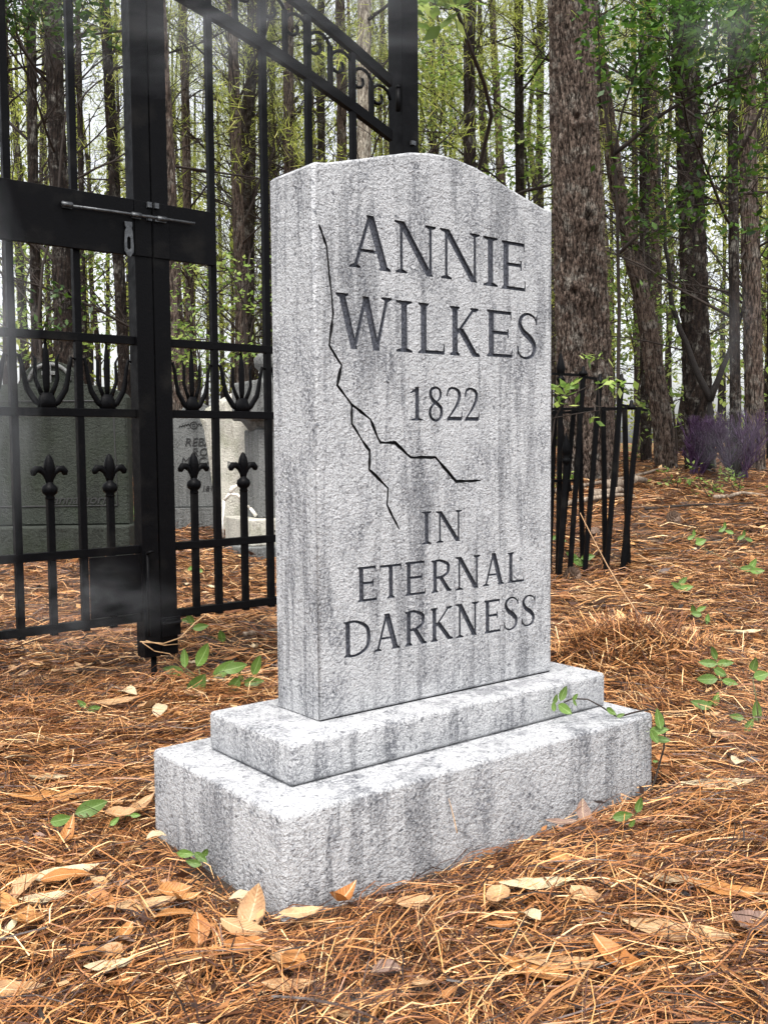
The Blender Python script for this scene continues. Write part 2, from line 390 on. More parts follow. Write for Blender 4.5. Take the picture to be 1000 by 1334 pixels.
    G['1'] = lambda w: [dg(w * .55, 0, w * .55, 1, TK)] + foot(.04, w, w * .55, TK) + [[(w * .55, 1), (w * .55 - .05, .86), (.03, .80), (.03, .84)]]
    G['8'] = lambda w: pen([(w * .5, .99, TH), (w * .24, .93, .10), (w * .17, .78, .12), (w * .30, .62, .13), (w * .6, .50, .13), (w * .84, .38, .12), (w * .86, .20, .12), (w * .72, .06, .09), (w * .48, .01, TH), (w * .22, .08, .10), (w * .12, .25, .11), (w * .26, .44, .08), (w * .58, .57, .06), (w * .8, .72, .09), (w * .79, .88, .09), (w * .64, .97, .07), (w * .5, .99, TH)], 5)
    G['2'] = lambda w: pen([(.05, .74, .05), (w * .18, .93, .08), (w * .45, .99, .07), (w * .76, .9, .12), (w * .82, .72, .135), (w * .66, .48, .11), (w * .35, .22, .07), (.06, .04, .05)], 6) + [[(.03, 0), (w - .03, 0), (w, .12), (w - .02, .16), (w - .06, .115), (.08, .115)], [(w - .05, .1), (w, .1), (w, .26), (w - .03, .26)]]
    return G
GLY = glyph_polys()
TEXT = [
 ('A', .0794, .1795, .088, 1.187), ('N', .189, .2965, .089, 1.189), ('N', .3068, .4184, .089, 1.189), ('I', .4272, .4702, .086, 1.188), ('E', .4816, .5546, .084, 1.186),
 ('W', .047, .1816, .935, 1.038), ('I', .1912, .2325, .936, 1.036), ('L', .2484, .3183, .936, 1.036), ('K', .333, .4178, .936, 1.036), ('E', .438, .5141, .939, 1.037), ('S', .526, .5938, .9395, 1.038),
 ('1', .2245, .2594, .802, .869), ('8', .2725, .3142, .802, .870), ('2', .3206, .3666, .803, .870), ('2', .3709, .4151, .803, .870),
 ('I', .2533, .2799, .5525, .619), ('N', .2915, .3641, .553, .618),
 ('E', .0908, .1377, .452, .520), ('T', .1454, .1999, .452, .519), ('E', .2099, .2626, .452, .520), ('R', .2792, .3341, .451, .518), ('N', .3441, .417, .450, .520), ('A', .4241, .4886, .451, .519), ('L', .4995, .5501, .451, .518),
 ('D', .0564, .1212, .3485, .4175), ('A', .1289, .1949, .350, .421), ('R', .2079, .2648, .350, .4205), ('K', .2764, .3378, .350, .4195), ('N', .3446, .4121, .3495, .421), ('E', .4283, .4767, .3485, .420), ('S', .4855, .534, .348, .4195), ('S', .5407, .5883, .350, .4185)]
TEXT = [(c, a, b, (z0 + 1 if z0 < .1 else z0), z1) for c, a, b, z0, z1 in TEXT]
CRACKS = [
 ([(.0115, 1.1573), (.0136, 1.1521), (.0289, 1.118), (.033, 1.071), (.041, .9987), (.031, .9388), (.0586, .9033), (.0482, .8658), (.082, .8304), (.1251, .8037), (.1434, .7683), (.1494, .7582), (.187, .7581), (.2261, .7286), (.2922, .7277), (.3486, .6774), (.4191, .6774)], .0062),
 ([(.082, .8304), (.0808, .7945), (.106, .7625), (.1228, .743), (.1223, .7064), (.1675, .6694), (.1648, .6364), (.1954, .5863)], .0058)]

def crack_polys(pts, w):
    P = []
    for (a, b), (c, d) in zip(pts[:-1], pts[1:]):
        n = max(1, int(math.hypot(c - a, d - b) / .012))
        for k in range(n): P.append((a + (c - a) * k / n, b + (d - b) * k / n))
    P.append(pts[-1]); P = [(x + random.uniform(-.0005, .0005), y + random.uniform(-.0005, .0005)) for x, y in P]
    L = []; R_ = []
    for i, (x, y) in enumerate(P):
        p0 = P[max(i - 1, 0)]; p1 = P[min(i + 1, len(P) - 1)]; t = Vector((p1[0] - p0[0], p1[1] - p0[1])).normalized()
        hw = w / 2 * random.uniform(.55, 1.3) * (.45 if i in (0, len(P) - 1) else 1)
        L.append((max(x - t.y * hw, .0102), y + t.x * hw)); R_.append((max(x + t.y * hw, .0102), y - t.x * hw))
    return [[L[i], L[i + 1], R_[i + 1], R_[i]] for i in range(len(P) - 1)]

def build_gravestone():
    root = empty('gravestone', (GX, GY, 0), GYAW, 'tall pale grey gravestone carved ANNIE WILKES 1822, cracked face, on a two-step base', 'gravestone')
    # outline of the slab front
    top = [(0, 1.262), (.008, 1.2694), (.03, 1.2715), (.113, 1.293), (.165, 1.3075), (.234, 1.3255), (.285, 1.3325), (.3205, 1.3345), (.356, 1.3325), (.407, 1.3255), (.476, 1.3075), (.528, 1.293), (.611, 1.2715), (.633, 1.2694), (.641, 1.262)]
    out = [(0, Z2 + .002)] + top + [(SW, Z2 + .002)]         # clockwise seen from the front
    def inset(d):
        n = len(out); R_ = []
        for i in range(n):
            a, b, c = Vector(out[i - 1]), Vector(out[i]), Vector(out[(i + 1) % n])
            e1 = (b - a).normalized(); e2 = (c - b).normalized(); n1 = Vector((e1.y, -e1.x)); n2 = Vector((e2.y, -e2.x))
            bis = (n1 + n2); bis = bis / max(bis.length, 1e-6); k = d / max(.5, bis.dot(n1)); R_.append((b.x + bis.x * k, b.y + bis.y * k))
        return R_
    r = .0065
    rings = []
    for k in range(6):
        an = math.pi / 2 * k / 5; rings.append((inset(r * (1 - math.sin(an))), r * (1 - math.cos(an))))
    inner = rings[0][0]
    polys = [inner[::-1]]; owner = [None]; things = []
    for c, a, b, z0, z1 in TEXT:
        H = z1 - z0; things.append(('letter', c, .006)); tid = len(things) - 1
        for pl in GLY[c]((b - a) / H):
            pl = [(a + x * H, z0 + y * H) for x, y in pl]
            ar = sum(p[0] * q[1] - q[0] * p[1] for p, q in zip(pl, pl[1:] + pl[:1]))
            if abs(ar) < 1e-9: continue
            polys.append(pl if ar > 0 else pl[::-1]); owner.append(tid)
    for pts, w in CRACKS:
        things.append(('crack', '', .008)); tid = len(things) - 1
        for pl in crack_polys(pts, w):
            ar = sum(p[0] * q[1] - q[0] * p[1] for p, q in zip(pl, pl[1:] + pl[:1])); polys.append(pl if ar > 0 else pl[::-1]); owner.append(tid)
    vs = []; fs = []
    for p in polys:
        fs.append(list(range(len(vs), len(vs) + len(p)))); vs += [Vector(q) for q in p]
    V2, E2, F2, ov, oe, of = delaunay_2d_cdt(vs, [], fs, 1, 1e-6)
    cls = []
    for f, o in zip(F2, of):
        own = [owner[i] for i in o if owner[i] is not None]
        cls.append(own[0] if own else -1)
    # slab
    mb = MB()
    for f, c in zip(F2, cls):
        if c == -1: pass
    front = [f for f, c in zip(F2, cls) if c == -1]
    mb.add([(v.x, 0, v.y) for v in V2], [tuple(f) for f in front])
    for (ra, da), (rb, db) in zip(rings[:-1], rings[1:]):
        n = len(ra); V = [(x, da, z) for x, z in ra] + [(x, db, z) for x, z in rb]
        mb.add(V, [(i, n + i, n + (i + 1) % n, (i + 1) % n) for i in range(n)], 0, True)
    o_, d0 = rings[-1]; n = len(o_)
    V = [(x, d0, z) for x, z in o_] + [(x, ST - .006, z) for x, z in o_]; mb.add(V, [(i, n + i, n + (i + 1) % n, (i + 1) % n) for i in range(n)])
    ib = inset(.006); V = [(x, ST - .006, z) for x, z in o_] + [(x, ST, z) for x, z in ib]; mb.add(V, [(i, n + i, n + (i + 1) % n, (i + 1) % n) for i in range(n)], 0, True)
    mb.add([(x, ST, z) for x, z in ib], [tuple(range(n))])
    slab = mb.build('slab', M_STONE, root)
    edge_cls = {}
    for f, c in zip(F2, cls):
        for a, b in zip(f, f[1:] + f[:1]): edge_cls[(a, b)] = c
    for tid, (nm, ch, dep) in enumerate(things):
        mb = MB()
        for f, c in zip(F2, cls):
            if c != tid: continue
            mb.add([(V2[i].x, dep, V2[i].y) for i in f], [tuple(range(len(f)))], 0)
            for a, b in zip(f, f[1:] + f[:1]):
                if edge_cls.get((b, a), -1) != tid:
                    A, B = V2[a], V2[b]; mb.add([(A.x, 0, A.y), (B.x, 0, B.y), (B.x, dep, B.y), (A.x, dep, A.y)], [(0, 1, 2, 3)], 0)
        if not mb.f: continue
        o = mb.build(nm, M_CARVE if nm == 'letter' else M_CRACK, slab)
        if nm == 'letter': o['label'] = 'carved %s %s filled dark grey' % ('numeral' if ch.isdigit() else 'capital letter', ch)
        else: o['label'] = 'long black carved crack zigzagging down the face' if tid == len(things) - 2 else 'shorter black crack branching off downward'
    # steps
    for x0, x1, y0, y1, z0, z1, lb in ((-.1212, SW + .0884, -.0835, ST + .0591, Z1 + .001, Z2, 'upper step of the base'), (-.2056, SW + .1231, -.189, ST + .137, -.06, Z1, 'lower step of the base')):
        bm = bmesh.new(); bmesh.ops.create_cube(bm, size=1)
        for v in bm.verts: v.co = Vector(((x0 + x1) / 2 + v.co.x * (x1 - x0), (y0 + y1) / 2 + v.co.y * (y1 - y0), (z0 + z1) / 2 + v.co.z * (z1 - z0)))
        bmesh.ops.bevel(bm, geom=bm.edges[:], offset=.009, segments=4, affect='EDGES', profile=.5)
        for f in bm.faces: f.smooth = True
        me = bpy.data.meshes.new('base_step'); bm.to_mesh(me); bm.free(); me.materials.append(M_STONE)
        try: me.set_sharp_from_angle(angle=math.radians(40))
        except Exception: pass
        o = mk('base_step', me, root); o['label'] = lb
    # dark joint line under the slab
    mb = MB(); mb.box(.004, SW - .004, .004, ST - .004, Z2 - .001, Z2 + .003); mb.build('joint', M_CRACK, root)
build_gravestone()

# ------------------------------------------------------------------ the iron gate
GATE = Vector((-.7198, 3.1083, 0)); GATEYAW = math.radians(40)
B = .0105
def arch_low(s): s = abs(s); return 2.19 - .20 * s - .10 * s * s
def arch_up(s): s = abs(s); return 2.44 - .24 * s - .115 * s * s

def finial_mesh():
    mb = MB()
    mb.lathe([(0, 0), (.013, .0), (.0145, .004), (.012, .01), (.021, .018), (.0235, .028), (.021, .038), (.012, .045), (.009, .05)], n=14)
    mb.lathe([(.006, .045), (.009, .056), (.0155, .082), (.0165, .097), (.013, .113), (.006, .127), (0, .132)], n=14)
    for s in (-1, 1):
        pts = [(s * .004, 0, .046), (s * .007, 0, .06), (s * .014, 0, .076), (s * .027, 0, .088), (s * .040, 0, .088), (s * .047, 0, .079), (s * .0475, 0, .070)]
        mb.tube(pts, [.006, .007, .0085, .0105, .0115, .0105, .006], 10, sy=.9)
    return mb.build('fleur_finial', M_IRON, link=False)
def tulip_mesh(hw):
    mb = MB()
    mb.tube([(0, 0, -.002), (0, 0, .02), (0, 0, .045)], [.030, .029, .020], 8, sx=.35, sy=1, up=(0, 1, 0))
    mb.tube([(0, 0, .04), (0, 0, .065), (0, 0, .12), (0, 0, .16), (0, 0, .205)], [.007, .0105, .012, .009, .002], 8, sx=.45, sy=1, up=(0, 1, 0))
    for s in (-1, 1):
        mb.tube([(s * .012, 0, .035), (s * .024, 0, .06), (s * .034, 0, .085), (s * .033, 0, .115), (s * .032, 0, .14), (s * .041, 0, .158)], [.0082, .0072, .0065, .006, .005, .002], 8, sx=.5, sy=1, up=(0, 1, 0))
        mb.tube([(s * .015, 0, .008), (s * .034, 0, .020), (s * .058, 0, .055), (s * .066, 0, .088), (s * .072, 0, .125), (s * (hw * .9), 0, .150), (s * (hw + .002), 0, .145)], [.009, .010, .0095, .008, .007, .006, .004], 8, sx=.5, sy=1, up=(0, 1, 0))
    return mb.build('tulip_ornament', M_IRON, link=False)
ME_FIN = finial_mesh(); ME_TUL = tulip_mesh(.088)

def gate_leaf(side, bars, smax, label):
    root = empty('gate_leaf', GATE, GATEYAW, label, 'gate')
    def bx(nm, s0, s1, d0, d1, z0, z1, mat=M_IRON, par=root):
        mb = MB(); mb.box(min(s0, s1), max(s0, s1), d0, d1, z0, z1); o = mb.build(nm, mat, par)
        md = o.modifiers.new('bevel', 'BEVEL'); md.width = .0015; md.segments = 2; return o
    sg = side
    bx('stile', sg * .0025, sg * .0575, -.027, .027, .10, arch_up(.03) + .02)
    for z in (.225, .44, .86, 1.082):
        bx('rail', sg * .0575, sg * (smax if sg < 0 else .985), -.0115, .0115, z - .0125, z + .0125)
    for s in bars:
        bx('bar', s - B, s + B, -B, B, .205, arch_up(s) - .02)
    ed = [sg * .0575] + list(bars)
    ends = list(bars) + [sg * (smax if sg < 0 else .985)]
    for a, b in zip(ed, ends):
        c = (a + b) / 2
        bx('bar', c - B * .95, c + B * .95, -B * .95, B * .95, .205, .612)
        o = mk('fleur_finial', ME_FIN, root); o.location = (c, 0, .606)
        t = mk('tulip_ornament', ME_TUL, root); t.location = (c, 0, .871); t.scale = (abs(b - a) / 2 / .1, 1, 1)
    # arched rails
    for nm, fn, hw in (('arch_rail', arch_low, .019), ('arch_rail', arch_up, .019)):
        mb = MB(); P = [sg * (.0575 + k * (.93 / 24)) for k in range(25)]
        V = []
        for s in P:
            z = fn(s); V += [(s, -.012, z - hw), (s, .012, z - hw), (s, .012, z + hw), (s, -.012, z + hw)]
        F = []
        for i in range(24):
            for k in range(4): F.append((i * 4 + k, i * 4 + (k + 1) % 4, i * 4 + 4 + (k + 1) % 4, i * 4 + 4 + k) if sg < 0 else (i * 4 + (k + 1) % 4, i * 4 + k, i * 4 + 4 + k, i * 4 + 4 + (k + 1) % 4))
        mb.add(V, F); mb.build(nm, M_IRON, root)
    # hoops and little bars between the two arched rails
    allb = [sg * .0575] + list(bars) + [sg * .985]
    for a, b in zip(allb[:-1], allb[1:]):
        c = (a + b) / 2; r = abs(c - a) - .008
        bx('arch_picket', c - .008, c + .008, -.008, .008, arch_low(c), arch_up(c) - .06)
        for q in ((a + c) / 2, (b + c) / 2):
            mb = MB(); hw = abs(b - a) / 4; zc = arch_up(q) - .045 - hw
            pts = [(q + hw * math.cos(t), 0, zc + hw * math.sin(t)) for t in np.linspace(0, math.pi, 9)]
            inner = -1 if q < c else 1
            mb.tube(pts, .006, 8)
            # the loose end curls back
            cx = q - sg * hw * .30; rr = hw * .7
            pts = [(q - sg * hw + sg * 0 , 0, zc)] + [(cx - sg * rr * math.cos(t) * (1 - .12 * t), 0, zc - rr * math.sin(t) * (1 - .12 * t)) for t in np.linspace(.15, 3.9, 9)]
            mb.tube(pts, [.006] * 7 + [.006, .006, .004], 8)
            mb.build('scroll', M_IRON, root)
    # lock plates
    a = .0575 if sg > 0 else -.0575
    e = .222 if sg > 0 else -.66
    o = bx('lock_plate', sg * .0575 + sg * .001, e, -.0285, -.0125, 1.335, 1.503)
    o = bx('lock_face', sg * .0035, sg * .0575, -.031, -.0285, 1.336, 1.502)
    for z in (1.49, 1.42 + .03):
        mb = MB(); mb.box(sg * .012 - .007, sg * .012 + .007, -.041, -.031, z - .006, z + .01); mb.build('hinge_knuckle', M_STEEL, root)
    if sg < 0:
        bx('bolt_plate', -.2255, -.0585, -.018, -.0125, .2415, .4265)
        mb = MB(); mb.tube([(-.275, -.041, 1.451), (-.12, -.041, 1.454), (.14, -.041, 1.456)], .0044, 10)
        mb.build('slide_bolt', M_STEEL, root)
        for s in (-.27, -.055, .03):
            mb = MB(); mb.tube([(s - .018, -.041, 1.4535), (s + .014, -.041, 1.4545)], .0065, 12); mb.box(s - .014, s + .014, -.038, -.0305, 1.445, 1.463); mb.build('bolt_guide', M_STEEL, root)
        mb = MB()
        hp = [(-.012, 0), (.012, 0), (.0125, -.012), (.009, -.018), (.0125, -.026), (.015, -.065), (.015, -.088), (.004, -.104), (-.006, -.100), (-.014, -.088), (-.014, -.065), (-.012, -.030), (-.0075, -.020), (-.011, -.012)]
        hole = [(-.0055, -.048), (.0, -.043), (.006, -.048), (.0065, -.078), (.0, -.084), (-.006, -.078)]
        v2, _, f2, _, _, of = delaunay_2d_cdt([Vector(p) for p in hp[::-1]] + [Vector(p) for p in hole[::-1]], [], [list(range(len(hp))), list(range(len(hp), len(hp) + len(hole)))], 1, 1e-6)
        n = len(v2); fk = [f for f, o in zip(f2, of) if 1 not in o]
        mb.add([(-.082 + v.x, -.0385, 1.432 + v.y) for v in v2] + [(-.082 + v.x, -.0345, 1.432 + v.y) for v in v2], [tuple(f) for f in fk] + [tuple(i + n for i in f[::-1]) for f in fk])
        ec = {}
        for f in fk:
            for p, q in zip(f, f[1:] + f[:1]): ec[(p, q)] = 1
        mb.f += [(p, p + n, q + n, q) for (p, q) in ec if (q, p) not in ec]; k = len(mb.f) - len(mb.m); mb.m += [0] * k; mb.sm += [False] * k
        mb.build('hasp', M_STEEL, root)
        # drop bolt that pins this leaf to the ground
        mb = MB(); mb.tube([(-.016, -.002, .098), (-.016, -.002, -.05)], .0095, 10); mb.build('drop_bolt', M_IRON, root)
        mb = MB(); mb.tube([(-.045, -.034, .43), (-.045, -.034, .17)], .005, 8); mb.tube([(-.045, -.034, .425), (-.045, -.045, .432), (-.03, -.045, .434)], .005, 8); mb.build('bolt_rod', M_IRON, root)
    else:
        mb = MB()
        mb.tube([(.03 + .028 * math.cos(t), -.045 + .016 * math.sin(t), .205) for t in np.linspace(0, 2 * math.pi, 15)], .004, 8); mb.box(.012, .05, -.04, -.0275, .196, .214); mb.build('latch_ring', M_IRON, root)
        bx('latch_tab', .0, .065, -.034, -.0275, .16, .22)
    return root
gate_leaf(1, (.225, .43, .615, .81), .985, 'right leaf of the black iron gate, behind the gravestone, with fleur finials')
gate_leaf(-1, (-.235, -.43, -.63, -.82), .985, 'left leaf of the black iron gate carrying the slide bolt and hasp')

def post(s0, s1, label, cut=False):
    p = GATE + Vector((math.cos(GATEYAW) * s0, math.sin(GATEYAW) * s0, 0))
    root = empty('gate_post', p, GATEYAW, label, 'post')
    w = s1 - s0
    for nm, a in (('shaft', (0, w, -.04, .04, -.1, 2.75)), ('cap', (-.012, w + .012, -.052, .052, 2.75, 2.775))):
        mb = MB(); mb.box(*a); o = mb.build(nm, M_IRON, root); md = o.modifiers.new('bevel', 'BEVEL'); md.width = .003; md.segments = 2
    mb = MB(); mb.lathe([(0.02, 0), (.03, .01), (.038, .04), (.03, .07), (0, .09)], (w / 2, 0, 2.775)); mb.build('ball', M_IRON, root)
    for z in (.5, 1.3, 2.02):
        mb = MB(); s = -1 if not cut else 1
        mb.tube([((-.012 if not cut else w + .012), -.03, z - .04), ((-.012 if not cut else w + .012), -.03, z + .04)], .009, 10); mb.lathe([(0, 0), (.01, .0), (.007, .012), (0, .016)], ((-.012 if not cut else w + .012), -.03, z + .04), 8); mb.build('hinge', M_IRON, root)
    mb = MB(); mb.box(w * .45, w * .7, -.05, -.04, 1.865, 1.88); mb.build('bolt_head', M_STEEL, root)
post(1.012, 1.092, 'square black iron gate post rising behind the top of the gravestone')
post(-1.092, -1.012, 'square black iron post at the far left end of the gate', True)

# twine of dry vine wrapped low around the gate stiles
def local(s, d, z):
    c, sn = math.cos(GATEYAW), math.sin(GATEYAW); return GATE + Vector((c * s - sn * d, sn * s + c * d, z))
mb = MB()
mb.tube([local(-.075, -.03, .155), local(0, -.037, .14), local(.06, -.035, .15), local(.12, -.025, .19), local(.17, -.015, .212)], .0022, 5)
mb.tube([local(-.07, -.036, .152), local(-.03, -.036, .12), local(.02, -.038, .105), local(.062, -.034, .07)], .0016, 5)
mb.tube([local(-.06, -.04, .158), local(0, -.04, .135), local(.065, -.032, .13)], .0014, 5)
tag(mb.build('vine_twine', M_TAN), 'thin tan dead vine wrapped round the foot of the gate stiles', 'vine')

# ------------------------------------------------------------------ crooked fence at the right
def right_fence():
    o0 = at(765, 745, 5.75)
    root = empty('iron_fence', (o0.x, o0.y, 0), 0, 'crooked black iron fence panels leaning in front of the large pine', 'fence')
    inv = Vector((o0.x, o0.y, 0))
    def P(px, py, Y): return at(px, py, Y) - inv
    def bar(a, b, r=.0145):
        d = (b - a).normalized(); mb = MB(); mb.tube([a, b], r * 1.3, 4, up=(.7, .7, 0)); 
        o = mb.build('bar', M_IRON, root)
        for p in o.data.polygons: p.use_smooth = False
    Y1, Y2 = 5.72, 5.9
    for a, b, Y in [((730, 495), (726, 748), Y1), ((722, 535), (714, 760), Y2), ((759, 487), (741, 746), Y1), ((747, 531), (727, 752), Y2 - .05), ((754, 530), (759, 744), Y2), ((781, 497), (760, 744), Y1), ((785, 530), (788, 745), Y2), ((809, 497), (788, 745), Y1), ((813, 531), (818, 742), Y2), ((831, 531), (809, 743), Y1), ((728, 540), (741, 640), Y1 + .1), ((737, 600), (727, 752), Y1 - .06)]:
        A = P(*a, Y); Bq = P(*b, Y); Bq.z = min(Bq.z, tz(Bq.x + inv.x, Bq.y + inv.y) + .0) - .03 if b[1] > 700 else Bq.z
        bar(A, Bq)
    for a, b, Y, Yb in [((700, 486), (761, 489), Y1, Y1), ((759, 491), (786, 495), Y1, Y1), ((700, 533), (836, 532), Y1, Y1), ((806, 527), (843, 535), Y2, Y2), ((700, 540), (812, 532), Y2, Y2), ((700, 627), (749, 626), Y1 - .05, Y1)]:
        mb = MB(); mb.tube([P(*a, Y), P(*b, Yb)], .0105, 4, up=(0, .7, .7)); o = mb.build('rail', M_IRON, root)
        for p in o.data.polygons: p.use_smooth = False
    for (x, y, Y) in [(730, 497, Y1), (737, 603, Y1 - .06)]:
        mb = MB(); b0 = P(x, y, Y)
        mb.lathe([(0.012, -.02), (.02, 0), (.027, .012), (.02, .024), (.013, .03), (.022, .05), (.026, .075), (.018, .11), (.008, .15), (0, .175)], b0, 12); mb.build('spear_finial', M_IRON, root)
    for (x, y, Y) in [(781, 497, Y1), (809, 497, Y1), (822, 531, Y1), (759, 487, Y1)]:
        mb = MB(); b0 = P(x, y, Y); mb.lathe([(0, -.012), (.024, -.01), (.028, 0), (.022, .012), (.012, .02), (.01, .04), (0, .045)], b0, 10); mb.build('knob', M_IRON, root)
right_fence()

# ------------------------------------------------------------------ older gravestones beyond the gate
def slab_prof(mb, prof, y0, y1, mat=0, bev=.012):
    n = len(prof); cx = sum(p[0] for p in prof) / n; cz = sum(p[1] for p in prof) / n
    def sh(k): return [(cx + (x - cx) * k, cz + (z - cz) * (1 - (1 - k) * .6)) for x, z in prof]
    k = 1 - bev / max(abs(prof[0][0] - cx), .05)
    A = sh(k)
    V = [(x, y0, z) for x, z in A] + [(x, y0 + bev, z) for x, z in prof] + [(x, y1 - bev, z) for x, z in prof] + [(x, y1, z) for x, z in A]
    F = [tuple(range(n))] + [tuple(3 * n + i for i in range(n - 1, -1, -1))]
    for r in range(3): F += [(r * n + i, (r + 1) * n + i, (r + 1) * n + (i + 1) % n, r * n + (i + 1) % n) for i in range(n)]
    mb.add(V, F, mat)

def put_text(body, parent, x, z, y, size, shear=0.25, font=None, mat=None):
    cu = bpy.data.curves.new('inscription', 'FONT'); cu.body = body; cu.size = size; cu.shear = shear; cu.extrude = .0015; cu.align_x = 'LEFT'
    cu.resolution_u = 2
    t = bpy.data.objects.new('inscription', cu); COL.objects.link(t)
    dg = bpy.context.evaluated_depsgraph_get(); me = bpy.data.meshes.new_from_object(t.evaluated_get(dg)); bpy.data.objects.remove(t)
    me.materials.clear(); me.materials.append(mat or M_INK)
    o = mk('inscription', me, parent); o.rotation_euler = (math.pi / 2, 0, 0); o.location = (x, y, z); return o

def old_stones():
    # big dark arched stone
    Y = 6.1
    R0 = at(166, 690, Y); L0 = at(-40, 690, Y)
    gz = tz(R0.x, R0.y)
    top = at(60, 470, Y).z; sh = at(160, 517, Y).z
    base_top = at(100, 685, Y).z
    w = (R0 - L0).x
    root = empty('gravestone', (L0.x, Y, gz), math.radians(4), 'large dark mossy arched gravestone with a cross roundel, seen through the left gate leaf', 'gravestone')
    mb = MB(); hs_ = sh - gz; ht = at(90, 497, Y).z - gz; bt = base_top - gz
    prof = [(0, bt), (0, hs_)] + [(w * (.5 - .5 * math.cos(math.pi * k / 12)), hs_ + (ht - hs_) * math.sin(math.pi * k / 12)) for k in range(1, 12)] + [(w, hs_), (w, bt)]
    slab_prof(mb, prof, 0, .16); sl = mb.build('slab', M_OLD, root)
    cxr = at(62, 500, Y).x - L0.x
    mb = MB(); rr = (at(62, 470, Y).z - at(62, 505, Y).z)
    prof = [(cxr + rr * 1.15 * math.cos(t), ht - .03 + rr * 1.0 * math.sin(t)) for t in np.linspace(math.pi, 0, 15)]
    prof = [(prof[0][0], ht - .12)] + prof + [(prof[-1][0], ht - .12)]
    slab_prof(mb, prof, .02, .14, bev=.01); mb.build('roundel', M_OLD, root)
    mb = MB()
    mb.tube([(cxr + rr * .75 * math.cos(t), .016, ht + .01 + rr * .62 * math.sin(t)) for t in np.linspace(0, math.pi, 15)], .012, 8)
    mb.box(cxr - .012, cxr + .012, .004, .02, ht - .03, ht + .11); mb.box(cxr - .045, cxr + .045, .003, .019, ht + .045, ht + .068)
    mb.build('cross', M_MID, root)
    mb = MB()
    b = .07
    pr = [(b, bt + .12), (b, hs_ - .02), (w - b - .05, hs_ - .02), (w - b - .01, hs_ - .09), (w - b, bt + .12)]
    mb.tube([(x, -.001, z) for x, z in pr + [pr[0]]], .005, 5); mb.build('carved_border', M_INK, root)
    tx = at(66, 655, Y); put_text('annamorie', sl, tx.x - L0.x, tx.z - gz - .01, -.004, .085, .35)
    mb = MB(); mb.box(-.12, w + .02, -.12, .3, -.2, bt); o = mb.build('plinth', M_OLD, root); md = o.modifiers.new('bevel', 'BEVEL'); md.width = .012; md.segments = 3
    # thin grey stone lettered, half hidden
    Y = 7.6; L0 = at(219, 660, Y); R0 = at(276, 660, Y); gz = tz(L0.x, L0.y)
    root = empty('gravestone', (L0.x, Y, gz), math.radians(6), 'slim grey lettered gravestone half hidden by the pale leaning stone', 'gravestone')
    w = (R0 - L0).x + .12; ht = at(230, 545, Y).z - gz; ht2 = at(255, 527, Y).z - gz; bt = at(230, 662, Y).z - gz
    prof = [(0, bt), (0, ht), (w * .18, ht + .01), (w * .3, ht2 - .01), (w * .5, ht2 + .02), (w * .7, ht2 - .01), (w * .82, ht + .01), (w, ht), (w, bt)]
    mb = MB(); slab_prof(mb, prof, 0, .1, bev=.008); sl = mb.build('slab', M_MID, root)
    mb = MB(); mb.tube([(.045, -.001, bt + .05), (.047, -.001, ht - .02)], .004, 5); mb.tube([(w - .045, -.001, bt + .05), (w - .047, -.001, ht - .02)], .004, 5); mb.build('carved_border', M_INK, root)
    s = Y / FPX
    for body, px, py, sz in (('REBA', 240, 581, 12), ('ROSE', 249, 594, 12), ('MACABRE', 235, 606, 12), ('1814', 262, 640, 8)):
        p = at(px, py, Y); put_text(body, sl, p.x - L0.x, p.z - gz, -.004, sz * 1.25 * s, .2)
    mb = MB(); c = at(252, 554, Y); cx = c.x - L0.x; cz = c.z - gz
    mb.tube([(cx + .026 * math.cos(t), -.002, cz + .026 * math.sin(t)) for t in np.linspace(0, 2 * math.pi, 13)], .004, 5)
    for k in range(5):
        t = k * 1.257 + .3; mb.tube([(cx + .011 * math.cos(t + q), -.002, cz + .011 * math.sin(t + q) ) for q in (0, 1, 2)], .003, 4)
    for sg in (-1, 1):
        for k in range(4): mb.tube([(cx + sg * (.03 + .02 * k), -.002, cz - .004 * k), (cx + sg * (.042 + .02 * k), -.002, cz + .014 - .005 * k), (cx + sg * (.05 + .02 * k), -.002, cz - .006 * k)], .004, 4)
    mb.build('rose_emblem', M_INK, root)
    mb = MB(); mb.box(-.06, w + .06, -.06, .16, -.2, bt); mb.build('plinth', M_MID, root)
    # pale leaning stone
    Y = 7.0; s = Y / FPX
    c0 = at(298, 700, Y); gz = tz(c0.x, c0.y)
    root = empty('gravestone', (c0.x, Y, gz), math.radians(-14), 'pale weathered gravestone leaning behind the gate bars', 'gravestone')
    def loc(px, py): p = at(px, py, Y); return ((p.x - c0.x), p.z - gz)
    mb = MB(); prof = [loc(283, 690), loc(262, 560), loc(256, 545), loc(264, 532), loc(285, 520), loc(300, 512), loc(330, 520), loc(345, 545), loc(332, 690)]
    slab_prof(mb, prof, 0, .13, bev=.02); sl = mb.build('slab', M_PALE, root)
    p = loc(296, 610); put_text('R.I.P', sl, p[0], p[1], -.003, .07, 0, mat=M_MID)
    # pedestal with urn top
    Y = 6.75; c0 = at(352, 720, Y); gz = tz(c0.x, c0.y)
    root = empty('grave_pedestal', (c0.x, Y, gz), math.radians(30), 'grey stone grave pedestal with round finial standing right behind the gate', 'grave monument')
    zz = lambda py: at(352, py, Y).z - gz
    def bxx(nm, h, z0, z1, mat=M_MID, bev=.01, dy=0):
        mb = MB(); mb.box(-h, h, -h + dy, h + dy, z0, z1); o = mb.build(nm, mat, root); md = o.modifiers.new('bevel', 'BEVEL'); md.width = bev; md.segments = 3; return o
    bxx('plinth', .30, -.2, zz(706)); step = bxx('step', .235, zz(706), zz(673), M_PALE); bxx('shaft', .125, zz(673), zz(560)); bxx('capital', .19, zz(548), zz(498), bev=.02)
